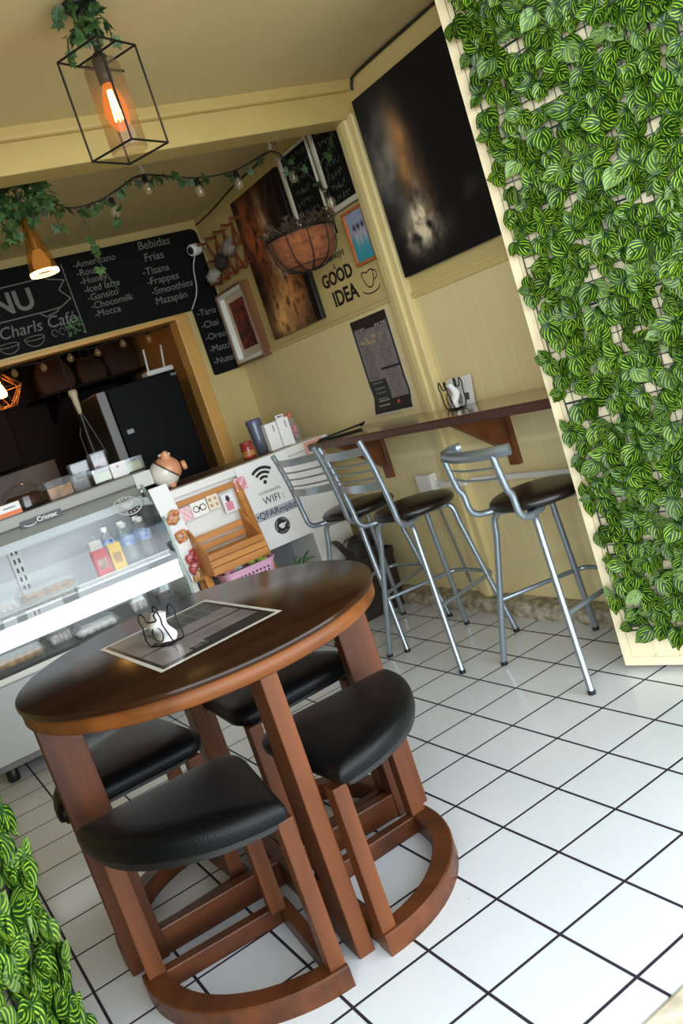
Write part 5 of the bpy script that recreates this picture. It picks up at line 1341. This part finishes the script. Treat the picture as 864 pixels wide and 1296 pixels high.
mb = MB().lathe([(0, 2.145), (.014, 2.148), (.028, 2.168), (.034, 2.198), (.030, 2.228), (.019, 2.263), (.015, 2.275)], 24, (PC.x, PC.y, 0)); bu = obj('bulb', mb, glow_glass('amber_bulb_glass'), t)
mb = MB()
for k in range(6):
    a = 2*PI*k/6; mb.tube([(PC.x+.006*math.cos(a), PC.y+.006*math.sin(a), 2.258), (PC.x+.012*math.cos(a), PC.y+.012*math.sin(a), 2.175)], .0022, 6)
obj('filament', mb, emit('filament', (1., .56, .16, 1), 150.), bu)
ivy('ivy_vine', 'green ivy wound on the cord of the cage pendant lamp', [[PC+V((.01, 0, -.005)), PC+V((-.02, .01, -.06)), PC+V((.015, -.02, -.13))], [PC+V((-.02, .01, -.06)), PC+V((-.06, .02, -.09)), PC+V((-.075, .02, -.16))], [PC+V((.01, 0, -.05)), PC+V((.05, -.02, -.06)), PC+V((.05, -.02, -.12))]], 3, 40, .036, [((PC.x-.01, PC.y, 2.455), (.06, .06, .045), 44)])
# amber bottle pendant
QC = V((-1.05, 2.32, 2.49))
t = thing('pendant_lamp', 'amber glass bottle pendant lamp with bright bottom rim, in front of the menu board', 'lamp', QC)
mb = MB().tube([(QC.x, QC.y, 2.49), (QC.x, QC.y, 2.25)], .004, 8); obj('cord', mb, m_cable, t)
mb = MB().lathe([(.018, 2.255), (.022, 2.25), (.026, 2.20), (.036, 2.15), (.048, 2.10), (.055, 2.05), (.0565, 2.035)], 28, (QC.x, QC.y, 0), cap=False); obj('glass_shade', mb, m_amberglass, t)
mb = MB().lathe([(.05, 2.037), (.0565, 2.033), (.057, 2.045), (.05, 2.047)], 28, (QC.x, QC.y, 0), cap=False); obj('glowing_rim', mb, m_glow, t)
mb = MB().lathe([(0, 2.045), (.03, 2.05), (.036, 2.075), (.026, 2.105), (.016, 2.13)], 20, (QC.x, QC.y, 0)); obj('bulb', mb, emit('bottle_bulb', (1., .5, .14, 1), .4), t)
mb = MB().lathe([(.016, 2.13), (.018, 2.2), (.014, 2.25)], 16, (QC.x, QC.y, 0)); obj('socket', mb, pbr('brown_socket', L(110, 84, 50), .4, .4), t)
ivy('ivy_vine', 'thick green ivy bunch around the top of the amber bottle lamp', [[QC+V((0, 0, -.02)), QC+V((-.06, 0, -.14)), QC+V((-.07, 0, -.30))], [QC+V((.02, 0, -.08)), QC+V((.11, .02, -.16)), QC+V((.13, .02, -.30))], [QC+V((.0, 0, -.1)), QC+V((.03, -.03, -.22)), QC+V((.0, -.05, -.3))], [QC+V((-.02, 0, -.06)), QC+V((-.14, 0, -.12)), QC+V((-.17, 0, -.26))]], 5, 34, .04, [((QC.x+.0, QC.y, 2.335), (.15, .10, .075), 120), ((QC.x-.11, QC.y, 2.22), (.07, .05, .07), 26)])
# garland with bulbs
G = [(-.90, 2.42, 2.33), (-.80, 2.5, 2.31), (-.66, 2.53, 2.325), (-.54, 2.56, 2.37), (-.385, 2.62, 2.425), (-.14, 2.62, 2.37), (.06, 2.60, 2.365), (.262, 2.56, 2.41), (.30, 2.50, 2.32), (.345, 2.44, 2.24), (.385, 2.38, 2.14), (.375, 2.30, 2.25), (.375, 2.22, 2.33)]
t = thing('string_lights', 'black string of clear bulbs looped below the rear ceiling towards the chalk panels', 'string lights', G[4])
gp = smooth_path(G, 6); mb = MB().tube(gp, .0038, 6); obj('cable', mb, m_cable, t)
m_clearbulb = clear('clear_bulb', (.97, .95, .9, 1), 1.8, .03, body=.14, bodycol=L(220, 205, 170))
for k in (4, 5, 6, 8, 10, 3):
    p = V(G[k])+V((0, 0, -.006))
    if k == 3: p = V((-.60, 2.545, 2.33))
    mb = MB().lathe([(0, -.085), (.016, -.08), (.024, -.062), (.02, -.042), (.013, -.03)], 14, p); b = obj('bulb', mb, m_clearbulb, t)
    mb = MB().lathe([(.0135, -.034), (.0135, -.002), (.006, .004), (0, .005)], 12, p); obj('socket', mb, m_black, b)
    mb = MB().tube([p+V((0, 0, -.034)), p+V((.004, 0, -.058)), p+V((-.003, 0, -.066))], .0016, 5); obj('filament', mb, m_paper, b)
for q, hk in ((V(G[4]), 'plain white hook holding the bulb string near the cage lamp'), (V(G[7]), 'white hook holding the bulb string above the hanging basket')):
    mb = MB().tube([(q.x, q.y, 2.489), (q.x, q.y, q.z+.03)]+[(q.x+.009*math.sin(a), q.y, q.z+.02+.010*math.cos(a)) for a in [R(40)+R(240)*i/8 for i in range(9)]], .003, 6)
    tag(obj('ceiling_hook', mb, m_white), hk, 'hook')
ivy('ivy_garland', 'ivy garland draped along the string of bulbs under the rear ceiling', [G[:5], [V(G[1])+V((.02, 0, 0)), V(G[1])+V((.05, 0, -.12)), V(G[1])+V((.04, 0, -.24)), V(G[1])+V((.07, 0, -.36))], [V(G[2])+V((.02, 0, 0)), V(G[2])+V((.06, 0, -.05)), V(G[2])+V((.0, 0, -.16))], G[4:8], G[7:13]], 12, 26, .047)
mb = MB(); rg = random.Random(77)
ivy_leaf(mb, (-.715, 2.5, 2.0), (.1, 0, -1), (1, .2, 0), .045); ivy_leaf(mb, (-.70, 2.5, 2.025), (.6, 0, -.5), (.4, .2, 1), .035)
# hanging coir basket
BC = V((.096, 2.27, 1.948)); br_ = .157
t = thing('hanging_basket', 'hanging wire basket with brown coir liner and dried plant in front of the chalk panels', 'hanging basket', BC)
m_coir = pbr('brown_coir', L(146, 84, 44), .95, col2=L(96, 52, 28), vscale=40, bump=.8, bscale=120)
mb = MB().lathe([(0, -.162), (.055, -.158), (.105, -.137), (.135, -.10), (.150, -.05), (br_, 0), (br_-.012, .004), (br_-.02, -.03), (.09, -.06), (0, -.065)], 40, BC); obj('coir_liner', mb, m_coir, t)
mb = MB(); pr_ = [(.0, -.166), (.055, -.162), (.107, -.141), (.139, -.102), (.154, -.05), (br_+.004, .0)]
for k in range(10):
    a = 2*PI*k/10; mb.tube(smooth_path([BC+V((r*math.cos(a), r*math.sin(a), z)) for r, z in pr_], 4), .0028, 5)
mb.tube([BC+V(((br_+.004)*math.cos(a), (br_+.004)*math.sin(a), 0)) for a in [2*PI*i/40 for i in range(40)]], .0042, 6, closed=True)
mb.tube([BC+V((.108*math.cos(a), .108*math.sin(a), -.141)) for a in [2*PI*i/30 for i in range(30)]], .0026, 5, closed=True); obj('wire_basket', mb, m_blackm, t)
mb = MB()
for k in range(3):
    a = 2*PI*k/3+.5; mb.tube([BC+V((br_*math.cos(a), br_*math.sin(a), 0)), (BC.x, BC.y, 2.47)], .0006, 4)
mb.tube([(BC.x, BC.y, 2.465), (BC.x, BC.y, 2.49)], .004, 6); obj('hanger_wires', mb, m_cable, t)
mb = MB(); rg = random.Random(31)
for k in range(260):
    a = rg.uniform(0, 2*PI); r = br_*rg.uniform(.1, .98)**.6; p = BC+V((r*math.cos(a), r*math.sin(a), -.02))
    q = p+V((rg.uniform(-.05, .05), rg.uniform(-.05, .05), rg.uniform(.03, .085))); mb.tube([p, (p+q)/2+V((rg.uniform(-.015, .015), 0, .012)), q], .0024, 4)
    if k % 2: ivy_leaf(mb, q, rdir(rg), rdir(rg), .03)
obj('dried_plant', mb, pbr('dried_plant', L(84, 64, 42), .9, col2=L(38, 30, 22), vscale=30), t, fix=False)

# ================================================================== light and camera
w = bpy.data.worlds.new('overcast'); scene.world = w; w.use_nodes = True
nt = w.node_tree; nt.nodes.clear(); o = nt.nodes.new('ShaderNodeOutputWorld'); b = nt.nodes.new('ShaderNodeBackground')
b.inputs[0].default_value = (.84, .93, 1., 1)
tc_ = nt.nodes.new('ShaderNodeTexCoord'); sp_ = nt.nodes.new('ShaderNodeSeparateXYZ'); nt.links.new(tc_.outputs['Generated'], sp_.inputs[0])
# hazy overcast: brighter towards the horizon
el = math_node(nt, 'POWER', math_node(nt, 'SUBTRACT', 1., math_node(nt, 'MAXIMUM', sp_.outputs[2], 0.)), 3.)
nt.links.new(math_node(nt, 'MULTIPLY', math_node(nt, 'ADD', math_node(nt, 'MULTIPLY', el, SKYH), SKYZ), SKY), b.inputs[1])
nt.links.new(b.outputs[0], o.inputs[0])
def portal(loc, rotx, sx, sy):
    l = bpy.data.lights.new('opening_portal', 'AREA'); l.shape = 'RECTANGLE'; l.size = sx; l.size_y = sy; l.cycles.is_portal = True
    ob = bpy.data.objects.new('opening_portal', l); COL.objects.link(ob); ob.location = loc; ob.rotation_euler = (rotx, 0, 0)
portal((-1.0, -.23, 1.3), R(90), 3.0, 2.5)
C_ = V((-2.05008606, -1.24734933, 1.31473353))
Rm = ((0.81252707, -0.49289028, -0.31122168), (-0.34562116, 0.0225836, -0.93810234), (0.46941003, 0.86979834, -0.15200353))
cam = bpy.data.cameras.new('camera'); co = bpy.data.objects.new('camera', cam); COL.objects.link(co)
cam.sensor_fit = 'VERTICAL'; cam.sensor_height = 36; cam.sensor_width = 24; cam.lens = 1109.4/1296*36; cam.clip_start = .02
mw = M(((Rm[0][0], -Rm[1][0], -Rm[2][0], C_.x), (Rm[0][1], -Rm[1][1], -Rm[2][1], C_.y), (Rm[0][2], -Rm[1][2], -Rm[2][2], C_.z), (0, 0, 0, 1)))
co.matrix_world = mw
cam.dof.use_dof = True; cam.dof.focus_distance = 2.5; cam.dof.aperture_fstop = 7.
scene.camera = co
vs = scene.view_settings; vs.view_transform = 'Standard'; vs.look = 'None'; vs.exposure = EXPO; vs.gamma = 1; vs.use_curve_mapping = False
cy_ = scene.cycles; cy_.use_denoising = True; cy_.max_bounces = 10; cy_.diffuse_bounces = 5; cy_.transparent_max_bounces = 24; cy_.glossy_bounces = 4; cy_.sample_clamp_indirect = 6.; cy_.caustics_reflective = False; cy_.caustics_refractive = False
